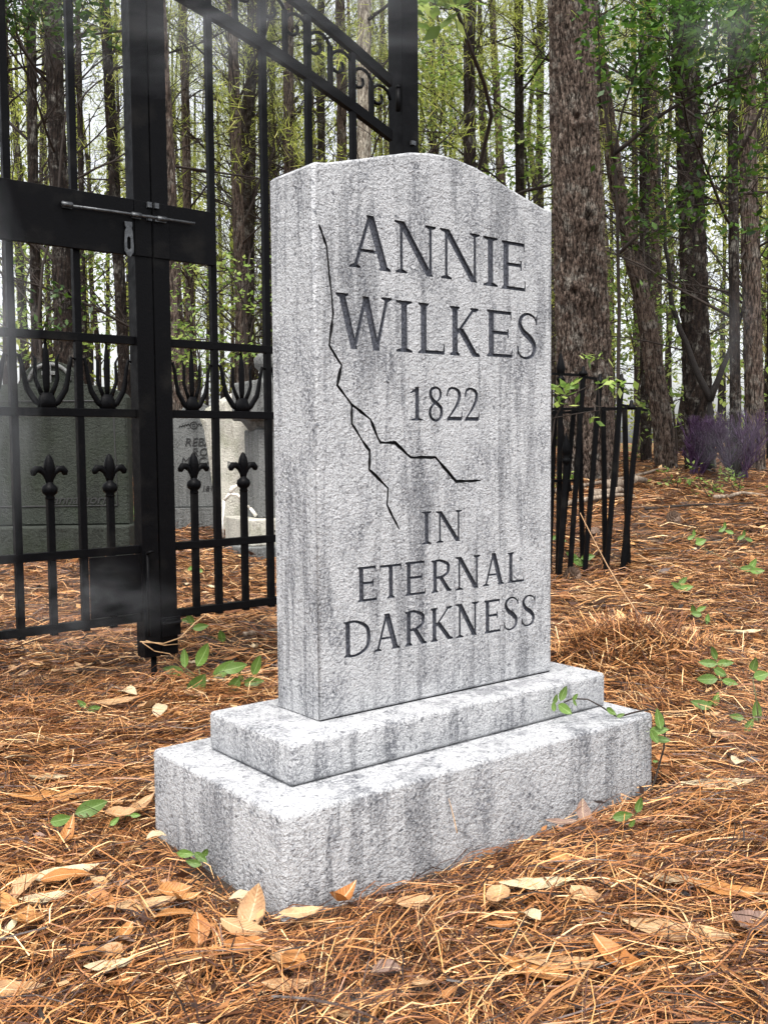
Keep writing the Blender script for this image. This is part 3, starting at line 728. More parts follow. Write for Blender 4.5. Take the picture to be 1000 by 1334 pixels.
    mb = MB(); mb.lathe([(.13, zz(562)), (.15, zz(556)), (.185, zz(548)), (.19, zz(546))], n=24); mb.build('moulding', M_MID, root)
    mb = MB(); mb.lathe([(.10, zz(498)), (.05, zz(492)), (.04, zz(486)), (.085, zz(478)), (.09, zz(468)), (.06, zz(461)), (0, zz(459))], n=24); mb.build('finial', M_MID, root)
    mb = MB()
    mb.box(-.07, .05, -.2385, -.2345, zz(689), zz(687)); mb.box(-.04, -.03, -.2385, -.2345, zz(702), zz(692)); mb.box(-.01, .0, -.2385, -.2345, zz(702), zz(692)); mb.build('inscription', M_INK, root)
    # white bone
    mb = MB(); q = lambda x, y: at(x, y, 6.6)
    mb.tube([q(292, 652), q(300, 643), q(310, 645), q(318, 655), q(326, 662)], [.010, .013, .011, .009, .006], 8); mb.tube([q(300, 643), q(303, 636), q(312, 631)], [.013, .019, .005], 8); mb.tube([q(292, 652), q(290, 680), q(291, 700)], [.009, .007, .006], 8)
    mb.tube([q(326, 662), q(334, 672)], [.01, .014], 6)
    tag(mb.build('bone', M_BONE), 'white bone-like piece propped against the pale leaning gravestone', 'bone')
old_stones()

# ------------------------------------------------------------------ trees
def cells(u, v, P, seed):
    """jittered cell noise; u periodic with integer period P. returns F1, F2, id"""
    rs = np.random.default_rng(seed); T = rs.random((P, 400, 3))
    iu = np.floor(u).astype(int); iv = np.floor(v).astype(int)
    f1 = np.full(u.shape, 9.); f2 = np.full(u.shape, 9.); cid = np.zeros(u.shape)
    for a in (-1, 0, 1):
        for b in (-1, 0, 1):
            t = T[(iu + a) % P, (iv + b) % 400]
            d = np.hypot(iu + a + t[..., 0] - u, (iv + b + t[..., 1] - v))
            new = d < f1
            f2 = np.where(new, f1, np.minimum(f2, d)); cid = np.where(new, t[..., 2], cid); f1 = np.where(new, d, f1)
    return f1, f2, cid

def trunk_mesh(name, pts, rads, nth, nz, mat, amp, cw, chh, seed, flare=.25, knots=()):
    """pts: spine polyline (local), rads radius per point; bark plates displaced"""
    pts = np.array([tuple(p) for p in pts]); L = np.concatenate([[0], np.cumsum(np.linalg.norm(np.diff(pts, axis=0), axis=1))])
    # denser rings low down, where the trunk is in view
    q = np.linspace(0, 1, nz); sl = L[-1] * (q ** 1.25 if nz > 60 else q)
    C = np.stack([np.interp(sl, L, pts[:, k]) for k in range(3)], -1); R_ = np.interp(sl, L, rads)
    R_ = R_ * (1 + flare * np.exp(-sl / .22))
    th = np.linspace(0, 2 * np.pi, nth, endpoint=False)
    TH, S = np.meshgrid(th, sl); RR = R_[:, None]
    circ = 2 * np.pi * float(np.mean(rads)); Pn = max(5, int(circ / cw))
    rs = np.random.default_rng(seed)
    wob = sum(.5 / k * np.sin(k * 2.1 * S / max(chh * 3, .05) + rs.random() * 6 + k * TH * int(rs.integers(1, 3))) for k in (1, 2, 3))
    n1, n2, n3 = cells(TH / (2 * np.pi) * Pn * 1.0, S / chh * 2.2, Pn, seed + 9)
    u = TH / (2 * np.pi) * Pn + wob * .5 + .22 * (n1 - .5); v = S / chh + 3 + .6 * np.sin(TH * 11 + 1) + .6 * np.sin(TH * 23 + 2) + .45 * n3
    f1, f2, cid = cells(u, v, Pn, seed); edge = np.clip((f2 - f1) * 1.9, 0, 1)
    g1, g2, gid = cells(u * 2 + .4 * n3, v * 3.3, Pn * 2, seed + 5); e2 = np.clip((g2 - g1) * 2, 0, 1)
    d = amp * (edge ** .6 * (.65 + .7 * cid) + .38 * e2 * gid + .2 * gid - .85)
    for kz, kth, kr in knots:
        dd = ((S - kz) / kr) ** 2 + (((TH - kth + np.pi) % (2 * np.pi) - np.pi) * RR / kr) ** 2
        d = d + amp * 2.2 * np.exp(-dd) - amp * 3.0 * np.exp(-dd * 6)
    rad = RR + d
    V = np.stack([C[:, None, 0] + rad * np.cos(TH), C[:, None, 1] + rad * np.sin(TH), C[:, None, 2] + 0 * TH], -1).reshape(-1, 3)
    i = np.arange(nz - 1)[:, None] * nth; k = np.arange(nth)[None]
    F = np.stack([i + k, i + (k + 1) % nth, i + nth + (k + 1) % nth, i + nth + k], -1).reshape(-1, 4)
    return fastmesh(name, V, F, mat, True, {'furrow': (edge * .72 + .28 * e2 * (.4 + .6 * cid)).ravel()})

def branch_mesh(seed, L=2.0, nt=9, up=.25):
    rnd = random.Random(seed); mb = MB()
    pts = [Vector((0, 0, 0))]; d = Vector((1, 0, rnd.uniform(-.1, up) )).normalized(); n = 9
    for k in range(n):
        d = (d + Vector((0, rnd.uniform(-.18, .18), rnd.uniform(-.12, .17)))).normalized(); pts.append(pts[-1] + d * (L / n))
    r0 = .0135 * L / 2
    mb.tube(pts, [r0 * (1 - .85 * k / n) for k in range(n + 1)], 5)
    for t in range(nt):
        k = rnd.randint(2, n - 1); p = pts[k].copy(); dd = (d * .6 + Vector((rnd.uniform(-.1, .6), rnd.choice((-1, 1)) * rnd.uniform(.3, .9), rnd.uniform(-.3, .6)))).normalized()
        l = L * rnd.uniform(.15, .42); q = [p]
        for j in range(4):
            dd = (dd + Vector((rnd.uniform(-.2, .2), rnd.uniform(-.25, .25), rnd.uniform(-.2, .25)))).normalized(); q.append(q[-1] + dd * l / 4)
        rr = r0 * (1 - .85 * k / n) * .6; mb.tube(q, [rr, rr * .8, rr * .6, rr * .45, rr * .25], 4, cap=False)
        for j in (1, 2, 3):
            e = (dd + Vector((rnd.uniform(-.8, .8), rnd.uniform(-.8, .8), rnd.uniform(-.5, .7)))).normalized(); mb.tube([q[j], q[j] + e * l * .2, q[j] + e * l * .4 + Vector((0, 0, rnd.uniform(-.05, .06)))], [rr * .45, rr * .35, rr * .15], 3, cap=False)
    return mb.build('branch', M_TWIG, link=False)
BR = [branch_mesh(100 + i, random.uniform(1.5, 2.6), 8 + i % 5) for i in range(10)]

def leaf_cloud(name, mat, centers, n, spread, size, seed, aspect=.5, flat=.5):
    """n small pointed leaves around each of the centres -> one mesh"""
    rs = np.random.default_rng(seed); C = np.repeat(np.asarray(centers, float), n, axis=0); m = len(C)
    P = C + rs.normal(0, 1, (m, 3)) * np.asarray(spread)
    a = rs.uniform(0, 2 * np.pi, m); tl = rs.normal(0, flat, m)
    d = np.stack([np.cos(a) * np.cos(tl), np.sin(a) * np.cos(tl), np.sin(tl)], -1)
    r = rs.normal(0, 1, (m, 3)) * np.array([.6, .6, .25 if flat < .8 else 1]) + np.cross(d, [0, 0, 1.])
    s = r - d * (r * d).sum(-1, keepdims=True); s /= np.linalg.norm(s, axis=1, keepdims=True) + 1e-9
    L = size * rs.uniform(.6, 1.3, (m, 1)); Wd = L * aspect
    V = np.stack([P, P + d * L * .45 + s * Wd * .5, P + d * L, P + d * L * .45 - s * Wd * .5], 1).reshape(-1, 3)
    F = np.arange(m * 4).reshape(m, 4)
    return fastmesh(name, V, F, mat)

def tuft_cloud(name, mat, centers, n, length, seed):
    """pine needle tufts: thin blades bursting from each centre"""
    rs = np.random.default_rng(seed); C = np.repeat(np.asarray(centers, float), n, axis=0); m = len(C)
    d = rs.normal(0, 1, (m, 3)); d /= np.linalg.norm(d, axis=1, keepdims=True); s = np.cross(d, rs.normal(0, 1, (m, 3))); s /= np.linalg.norm(s, axis=1, keepdims=True) + 1e-9
    L = length * rs.uniform(.6, 1.2, (m, 1)); w = L * .035
    P = C + rs.normal(0, .11, (m, 3))
    V = np.stack([P - s * w, P + s * w, P + d * L], 1).reshape(-1, 3)
    return fastmesh(name, V, np.arange(m * 3).reshape(m, 3), mat)

def crown_centers(rs, z0, z1, rad, n):
    z = rs.uniform(z0, z1, n); a = rs.uniform(0, 6.283, n); k = 1 - (z - z0) / (z1 - z0) * .6
    r = rad * k * rs.uniform(.25, 1, n); return np.stack([r * np.cos(a), r * np.sin(a), z], -1)
CROWN = []
for i in range(5):
    rs = np.random.default_rng(300 + i)
    c = crown_centers(rs, 5.5 - .6 * i, 15, 2.0, 105)
    CROWN.append(tuft_cloud('crown', M_YGREEN, c, 64, .17, 320 + i))

def add_branches(root, spine, n, z0, z1, sc=1.0, rs=None):
    for k in range(n):
        z = rs.uniform(z0, z1); i = np.searchsorted(spine[:, 2], z); i = min(max(i, 1), len(spine) - 1)
        t = (z - spine[i - 1, 2]) / max(spine[i, 2] - spine[i - 1, 2], 1e-6); p = spine[i - 1] * (1 - t) + spine[i] * t
        o = mk('branch', BR[int(rs.integers(len(BR)))], root); o.location = tuple(p); s = sc * rs.uniform(.6, 1.15); o.scale = (s, s, s)
        o.rotation_euler = (rs.uniform(-.5, .5), rs.uniform(-.85, .1), rs.uniform(0, 6.283))

def make_tree(px0, px1, w, Y, mat, label, det=1, nbr=10, hgt=14, group=None, crown=True, seed=0, yb=610, bend=0, taper=.8, cw=.05, chh=.11, wtop=None, knots=(), name='pine_tree'):
    rs = np.random.default_rng(1000 + seed)
    a = at(px1, yb, Y); gx, gy = a.x, a.y; gz = tz(gx, gy)
    b = at(px0, 0, Y)
    dx = (b.x - a.x) / max(b.z - gz, .1); dy = rs.uniform(-.02, .02)
    root = empty(name, (gx, gy, gz), 0, label, 'tree', group)
    n = 9; spine = []
    for k in range(n):
        z = -.25 + (hgt + .25) * (k / (n - 1)) ** 1.4; spine.append((dx * z + bend * math.sin(z * 1.2) * .1 + rs.normal(0, .006) * z * .3, dy * z, z))
    spine = np.array(spine)
    r0 = w / 2 * Y / FPX
    ztop = b.z - gz
    rr = []
    for p in spine:
        t = p[2] / max(ztop, .1); rr.append(max(r0 * ((1 + ((wtop / w if wtop else taper) - 1) * max(t, 0)) if t < 1.5 else (wtop / w if wtop else taper) * max(.12, 1 - (p[2] - 1.5 * ztop) / hgt)), .01))
    nth, nz = {2: (230, 780), 1: (56, 230), 0: (14, 40)}[det]
    me = trunk_mesh('trunk', spine, rr, nth, nz, mat, {2: .027, 1: r0 * .17, 0: r0 * .12}[det], cw, chh, 2000 + seed, knots=knots)
    mk('trunk', me, root)
    add_branches(root, spine, nbr, 1.2, 8.5, 1.0, rs)
    if crown:
        c = mk('crown', CROWN[seed % 5], root); c.rotation_euler = (0, 0, rs.uniform(0, 6)); s = rs.uniform(.85, 1.15); c.scale = (s, s, s); c.location = (dx * 6, 0, 0)
    return root

TREES = [
 # px at top, px at base, width px, distance, material, label
 (5, 12, 13, 11, M_BARKD, 'dark slender pine at the far left edge of the woods'),
 (40, 50, 14, 10, M_BARKD, 'dark pine just left of the thick black trunk above the arched stone'),
 (70, 90, 25, 9, M_BARKD, 'thick nearly black pine trunk rising above the mossy arched gravestone'),
 (102, 114, 8, 16, M_BARKD, 'thin dark pine right of the thick black trunk on the left'),
 (138, 170, 15, 11, M_BARKD, 'dark pine directly left of the gate stiles'),
 (208, 238, 23, 9.8, M_BARK, 'smooth brown pine directly right of the gate stiles'),
 (238, 252, 12, 14, M_BARK, 'thin pine behind the smooth brown pine by the gate'),
 (303, 320, 16, 12, M_BARK, 'brown flaky pine between the two nearest gate bars'),
 (328, 326, 10, 18, M_BARKD, 'thin dark pine close to the second gate bar'),
 (354, 357, 9, 20, M_BARKD, 'thin pine showing just above the gravestone left shoulder'),
 (378, 376, 15, 13, M_BARK, 'brown pine left of the third gate bar above the gravestone'),
 (418, 420, 11, 17, M_BARKD, 'dark pine between the third and fourth gate bars'),
 (444, 448, 14, 14, M_BARK, 'reddish pine left of the pale trunk behind the gate scrolls'),
 (473, 474, 21, 11, M_BARKL, 'pale patchy trunk behind the gate scrolls beside the gate post'),
 (562, 566, 8, 21, M_BARKD, 'thin distant pine just right of the gate post'),
 (610, 614, 17, 13, M_BARKD, 'dark reddish pine above the right shoulder of the gravestone'),
 (675, 678, 13, 14, M_BARKD, 'dark pine between the gravestone shoulder and the large pine'),
 (703, 706, 8, 19, M_BARKD, 'thin pine close to the left side of the large pine'),
 (850, 858, 13, 16, M_BARK, 'slim straight pine right of the leaning trunk'),
 (822, 830, 8, 20, M_BARK, 'thin distant pine behind the leaning trunk'),
 (838, 841, 14, 13.5, M_BARKD, 'grey pine standing just left of the foot of the leaning trunk'),
 (890, 912, 36, 11, M_BARKD, 'broad dark pine behind the purple bushes'),
 (948, 958, 14, 10, M_BARKD, 'dark mossy trunk right of the broad dark pine'),
 (968, 984, 24, 10.6, M_BARK, 'wide rough pine near the right edge of the woods'),
 (1003, 1004, 12, 14, M_BARKD, 'slim dark pine at the far right edge of the photo'),
]
for i, (a, b, w, Y, mt, lb) in enumerate(TREES):
    make_tree(a, b, w, Y, mt, lb, 1, 24, seed=i, cw=.04, chh=.085)
make_tree(747, 765, 73, 9.8, M_BARK, 'large rough-barked pine rising beside the right edge of the gravestone', 2, 3, seed=60, wtop=54, cw=.050, chh=.125, crown=True,
          knots=((2.05, 4.3, .10), (2.75, 4.9, .12), (3.7, 4.6, .10), (1.3, 4.9, .08)))
make_tree(772, 868, 27, 11.5, M_BARK, 'leaning pine slanting up left beside the large pine', 1, 9, seed=61, wtop=15, bend=.6, cw=.045, chh=.09)

rs = np.random.default_rng(5)
FILL = []
# filler trees further into the woods, on both sides beyond the frame too
k = 0
while k < 72:
    Y = float(rs.uniform(14, 40)); x = float(rs.uniform(-.62, .62)) * Y
    px = 500 + x / Y * FPX
    if 775 < px < 835 and Y < 30 and rs.random() < .7: continue
    if any((x - p) ** 2 + (Y - q) ** 2 < .8 for p, q in FILL): continue
    FILL.append((x, Y)); k += 1
ORD = ['nearest', 'second nearest', 'third nearest', 'fourth nearest', 'fifth nearest', 'sixth nearest', 'seventh nearest', 'eighth nearest', 'ninth nearest', 'tenth nearest']
MARK = [(0, 'left of the photo edge'), (55, 'behind the far left gate bar'), (110, 'behind the arched mossy stone'), (185, 'left of the gate stiles'), (270, 'right of the gate stiles'), (345, 'between the two nearest gate bars'), (400, 'above the gravestone left shoulder'), (455, 'between the third and fourth gate bars'), (540, 'behind the gate scrolls'), (625, 'above the gravestone peak'), (720, 'above the gravestone right shoulder'), (800, 'hidden behind the large rough pine'), (870, 'beside the leaning pine'), (935, 'around the broad dark pine'), (1000, 'at the right edge of the woods'), (9999, 'beyond the right photo edge')]
FLAB = {}
_z = {}
for i, (x, Y) in enumerate(FILL):
    px = 500 + x / Y * FPX; _z.setdefault(next(j for j, (m_, _) in enumerate(MARK) if px < m_), []).append((Y, i))
for j, l in _z.items():
    for q, (Y, i) in enumerate(sorted(l)): FLAB[i] = 'slender back-row pine %s, %s' % (MARK[j][1], ORD[q] if q < 10 else ('farthest of all' if q == len(l) - 1 else ['eleventh', 'twelfth', 'thirteenth', 'fourteenth', 'fifteenth', 'sixteenth', 'seventeenth', 'eighteenth', 'nineteenth', 'twentieth'][min(q - 10, 9)] + ' nearest'))
FME = []
for i in range(8):
    sp = [(rs.normal(0, .02) * z, rs.normal(0, .02) * z, z) for z in (-.3, .5, 1.5, 3, 5, 8, 12, 17)]
    FME.append((trunk_mesh('trunk', sp, [.115, .11, .105, .10, .09, .075, .05, .02], 16, 60, (M_BARKD, M_BARK)[i % 4 == 0], .012, .06, .12, 4000 + i), np.array(sp)))
for i, (x, Y) in enumerate(FILL):
    near = Y < 24
    root = empty('pine_tree', (x, Y, tz(x, Y)), float(rs.uniform(0, 6)), FLAB[i], 'tree', 'slender pines farther back in the woods')
    root.rotation_euler = (float(rs.normal(0, .025)), float(rs.normal(0, .03)), root.rotation_euler[2])
    me, sp = FME[i % 8]; o = mk('trunk', me, root); s = float(rs.uniform(.5, 1.1)); o.scale = (s, s, 1)
    add_branches(root, sp, 24 if near else 15, 1.0, 9.5, 1.1, rs)
    c = mk('crown', CROWN[int(rs.integers(5))], root); s = float(rs.uniform(.8, 1.3)); c.scale = (s, s, 1); c.location = (0, 0, float(rs.uniform(-1.5, 1)))

# the forked dark sapling and saplings with leaves
def spray_tree(name, label, base, stems, clumps, n, spread, size, mat, seed, cat='sapling', stemr=.012, twig=True, aspect=.5, bark=None):
    root = empty(name, base, 0, label, cat)
    base = Vector(base); mb = MB(); ONST = []
    for st in stems:
        P = [Vector(p) - base for p in st[:-1]]; r = st[-1]
        # soften the polyline
        Q = [P[0]]
        for a, b in zip(P[:-1], P[1:]):
            for t in (.33, .66, 1): Q.append(a.lerp(b, t) + (Vector((random.uniform(-1, 1), random.uniform(-1, 1), random.uniform(-1, 1))) * (a - b).length * .025 if t < 1 else Vector((0, 0, 0))))
        mb.tube(Q, [r * (1 - .65 * i / (len(Q) - 1)) for i in range(len(Q))], 7)
        for a, b in zip(Q[:-1], Q[1:]): ONST += [a.lerp(b, t) for t in (0, .25, .5, .75)]
    cl = [Vector(c) - base for c in clumps]
    if twig and stems:
        for c in cl:
            s = min(ONST, key=lambda q: (q - c).length + abs(q.z - c.z + .2) * .8); ONST_n = [s.lerp(c, t) + Vector((random.gauss(0, .02), random.gauss(0, .02), .05 * math.sin(3.14 * t))) for t in (.3, .6)]
            mb.tube([s] + ONST_n + [c], [stemr * .4, stemr * .33, stemr * .22, stemr * .1], 4, cap=False)
            ONST += ONST_n
    mb.build('stem', bark or M_TWIG, root)
    me = leaf_cloud('foliage', mat, [tuple(c) for c in cl], n, spread, size, seed); mk('foliage', me, root)
    return root
def clumps(x0, x1, y0, y1, Y, n, seed, dy=.5):
    r = random.Random(seed); return [at(r.uniform(x0, x1), r.uniform(y0, y1), Y + r.uniform(-dy, dy)) for _ in range(n)]
def gp(px, Y):
    p = at(px, 610, Y); return Vector((p.x, p.y, tz(p.x, p.y)))

g = gp(925, 10.6)
spray_tree('forked_sapling', 'black forked sapling in front of the broad dark pine', g, [(g, at(926, 560, 10.6), at(924, 520, 10.6), .055), (at(924, 522, 10.6), at(905, 480, 10.6), at(885, 430, 10.6), at(873, 390, 10.6), at(866, 320, 10.5), at(858, 200, 10.3), .04), (at(924, 522, 10.6), at(940, 480, 10.6), at(952, 450, 10.7), at(972, 380, 10.7), .04)],
           clumps(850, 900, 180, 420, 10.4, 12, 3), 14, (.1, .1, .05), .07, M_GREEN, 11, bark=M_DTWIG)
g = gp(330, 7.4)
spray_tree('leafy_sapling', 'leafy green sapling behind the gate beside the gravestone', g, [(g, at(322, 500, 7.4), at(318, 420, 7.4), at(326, 330, 7.4), .016)], clumps(215, 350, 335, 470, 7.4, 46, 5, .4), 13, (.085, .085, .022), .052, M_SPRIG, 12)
g = gp(255, 8.2)
spray_tree('leafy_sapling', 'low bright leafy sapling just right of the gate stiles', g, [(g, at(262, 480, 8.2), at(250, 400, 8.2), .014)], clumps(205, 290, 420, 500, 8.2, 18, 6, .3), 12, (.09, .09, .02), .05, M_SPRIG, 13)
g = gp(60, 8)
spray_tree('leafy_sapling', 'sparse green sapling behind the far left gate bars', g, [(g, at(50, 420, 8), at(80, 200, 8), at(95, 20, 8), .016)], clumps(0, 150, -20, 60, 8, 50, 7, .5) + clumps(55, 100, 380, 430, 8, 7, 8), 13, (.11, .11, .04), .07, M_DGREEN, 14)
g = gp(560, 7.2)
spray_tree('leafy_sapling', 'sapling with large fresh leaves at the top, right of the gate post', g, [(g, at(590, 400, 7.2), at(640, 150, 6.4), at(590, 0, 5.6), at(570, -60, 5.4), .02)], clumps(545, 600, -20, 40, 5.4, 16, 9, .3), 6, (.05, .05, .035), .12, M_SPRIG, 15)
g = gp(800, 8.6)
spray_tree('leafy_tree', 'dark leafy tree spreading over the leaning trunk at upper right', g, [(g, at(806, 400, 8.6), at(800, 200, 8.4), at(840, 40, 8.2), .02), (at(800, 200, 8.4), at(860, 150, 8.2), at(930, 110, 8), at(1000, 90, 8), .02), (at(806, 330, 8.6), at(870, 270, 8.5), at(960, 260, 8.5), .016), (at(800, 210, 8.4), at(780, 100, 8.3), at(775, 0, 8.2), .014)],
           clumps(775, 1010, -20, 130, 8.2, 120, 10, .6) + clumps(820, 1010, 120, 320, 8.4, 60, 12, .5) + clumps(870, 1010, -30, 90, 7.8, 50, 13, .6), 16, (.12, .12, .03), .075, M_DGREEN, 16)
g = gp(880, 13)
spray_tree('leafy_sapling', 'bright green understory sapling between the leaning trunk and broad pine', g, [(g, at(872, 500, 13), at(868, 380, 13), .02)], clumps(830, 900, 380, 570, 13, 60, 15, 1), 14, (.16, .16, .035), .09, M_SPRIG, 17)
for px, x0, x1, y0, y1, Y, n, lb in [(990, 940, 1010, 330, 560, 14, 40, 'bright green sapling behind the right edge trunks'), (700, 640, 720, 60, 260, 15, 60, 'yellow-green sapling seen left of the large pine'), (835, 780, 850, 300, 520, 17, 60, 'pale green sapling in the bright gap beside the leaning pine'), (540, 545, 610, 40, 200, 16, 50, 'yellow-green sapling seen above the gravestone peak'), (20, 0, 150, 300, 470, 16, 60, 'pale green sapling beyond the mossy arched gravestone')]:
    g = gp(px, Y); spray_tree('understory_sapling', lb, g, [(g, at(px, (y1 + 560) / 2, Y), at((x0 + x1) / 2, (y0 + y1) / 2, Y), at((x0 + x1) / 2, y0, Y), .025)], clumps(x0, x1, y0, y1, Y, n, px, 1.2), 16, (.2, .2, .06), .11, M_SPRIG, px)
g = at(716, 600, 5.5)
spray_tree('honeysuckle_vine', 'green vine threaded through the top of the crooked fence', g, [(at(716, 600, 5.5), at(722, 545, 5.5), at(735, 520, 5.45), at(770, 500, 5.5), at(808, 500, 5.6), .005), (at(720, 545, 5.5), at(745, 540, 5.45), at(780, 535, 5.4), at(775, 470, 5.4), .004)],
           [at(722, 506, 5.45), at(735, 515, 5.45), at(728, 525, 5.45), at(748, 503, 5.45), at(775, 467, 5.4), at(782, 464, 5.4), at(800, 503, 5.5), at(792, 500, 5.5), at(812, 495, 5.5), at(778, 545, 5.45), at(745, 500, 5.45)], 7, (.03, .03, .012), .06, M_SPRIG, 18, cat='vine')
# low weeds by the log line at the right
for i, (x, y, Y, s) in enumerate([(838, 590, 9, .05), (985, 590, 10, .05), (720, 640, 8.5, .05), (880, 628, 10, .045), (960, 632, 8.6, .05), (925, 640, 8.2, .04)]):
    g = hit(x, y + 12); lb = ['low yellow-green weeds right of the crooked fence', 'low weeds at the right edge below the rough pine', 'weeds behind the crooked fence', 'small weeds before the foot of the leaning trunk', 'sparse yellowish weeds right of the purple bushes', 'tiny weeds below the purple bush'][i]
    spray_tree('weed_clump', lb, g, [(g, g + Vector((.02, 0, .12)), g + Vector((.08, 0, .25)), .004), (g, g + Vector((-.05, .02, .1)), g + Vector((-.12, 0, .2)), .004)], [g + Vector((random.gauss(0, .12), random.gauss(0, .1), random.uniform(.04, .25))) for _ in range(9)], 6, (.05, .05, .015), s * 1.2, M_SPRIG, 40 + i, cat='weeds', stemr=.004)

# purple bushes
def purple(px, Y, py, w, h, label, seed):
    g = hit(px, py); rnd = random.Random(seed); root = empty('purple_bush', g, 0, label, 'bush')
    for q in range(9):
        mb = MB(); a = rnd.uniform(0, 6.28); tl = rnd.uniform(.1, .62)
        d = Vector((math.cos(a) * math.sin(tl), math.sin(a) * math.sin(tl), math.cos(tl)))
        def grow(p, d, l, r, lv):
            pts = [p]
            for k in range(4):
                d = (d + Vector((rnd.uniform(-.2, .2), rnd.uniform(-.2, .2), rnd.uniform(-.08, .16)))).normalized(); pts.append(pts[-1] + d * l / 4)
            mb.tube(pts, [r, r * .85, r * .7, r * .55, r * .4], 4, cap=False)
            if lv > 0:
                for k in (1, 2, 3, 4, 4):
                    for _ in range(2):
                        e = (d + Vector((rnd.uniform(-.75, .75), rnd.uniform(-.75, .75), rnd.uniform(-.1, .6)))).normalized(); grow(pts[k], e, l * .5, r * .5, lv - 1)
        grow(Vector((rnd.uniform(-.07, .07), rnd.uniform(-.07, .07), -.03)), d, h * .6, .016, 2)
        mb.build('stem', M_PURPLE, root)
purple(905, 9, 620, .7, .66, 'purple twiggy bush at the foot of the broad dark pine', 1)
purple(962, 9, 624, .8, .74, 'wider purple bush veiled in mist at the right', 2)

# distant woods: foliage haze of thousands of leaves with slim trunks
def distant():
    rs = np.random.default_rng(77)
    n = 640; Y = rs.uniform(30, 60, n); x = rs.uniform(-.7, .7, n) * Y
    z = terrain(x, Y) + rs.beta(1.1, 1.5, n) * 17
    keep = np.sin(x * .5 + 1.3) + np.sin(x * 1.3 + z * .35) + rs.normal(0, .8, n) > -.35
    c = np.stack([x, Y, z], -1)[keep]
    tag(mk('distant_foliage', leaf_cloud('distant_foliage', M_YGREEN, c, 100, (.8, .8, .55), .24, 78, aspect=.55, flat=.9)), 'pale yellow-green foliage of far-off woods', kind='stuff')
    mb = MB()
    for k in range(150):
        Y = rs.uniform(40, 64); x = rs.uniform(-.7, .7) * Y; z = float(terrain(x, Y)); l = rs.normal(0, .02); r = rs.uniform(.07, .16)
        mb.tube([(x, Y, z - .3), (x + l * 6, Y, z + 6), (x + l * 18, Y, z + 18)], [r, r * .8, r * .4], 6, cap=False)
    tag(mb.build('distant_trunks', M_BARKD), 'slim trunks of far-off woods', kind='stuff')
distant()

# ------------------------------------------------------------------ ground litter
CG, SG = math.cos(GYAW), math.sin(GYAW)
def in_base(x, y, m=0.0):
    dx, dy = x - GX, y - GY; lx = dx * CG + dy * SG; ly = -dx * SG + dy * CG
    return (lx > -.2056 - m) & (lx < SW + .1231 + m) & (ly > -.189 - m) & (ly < ST + .137 + m)

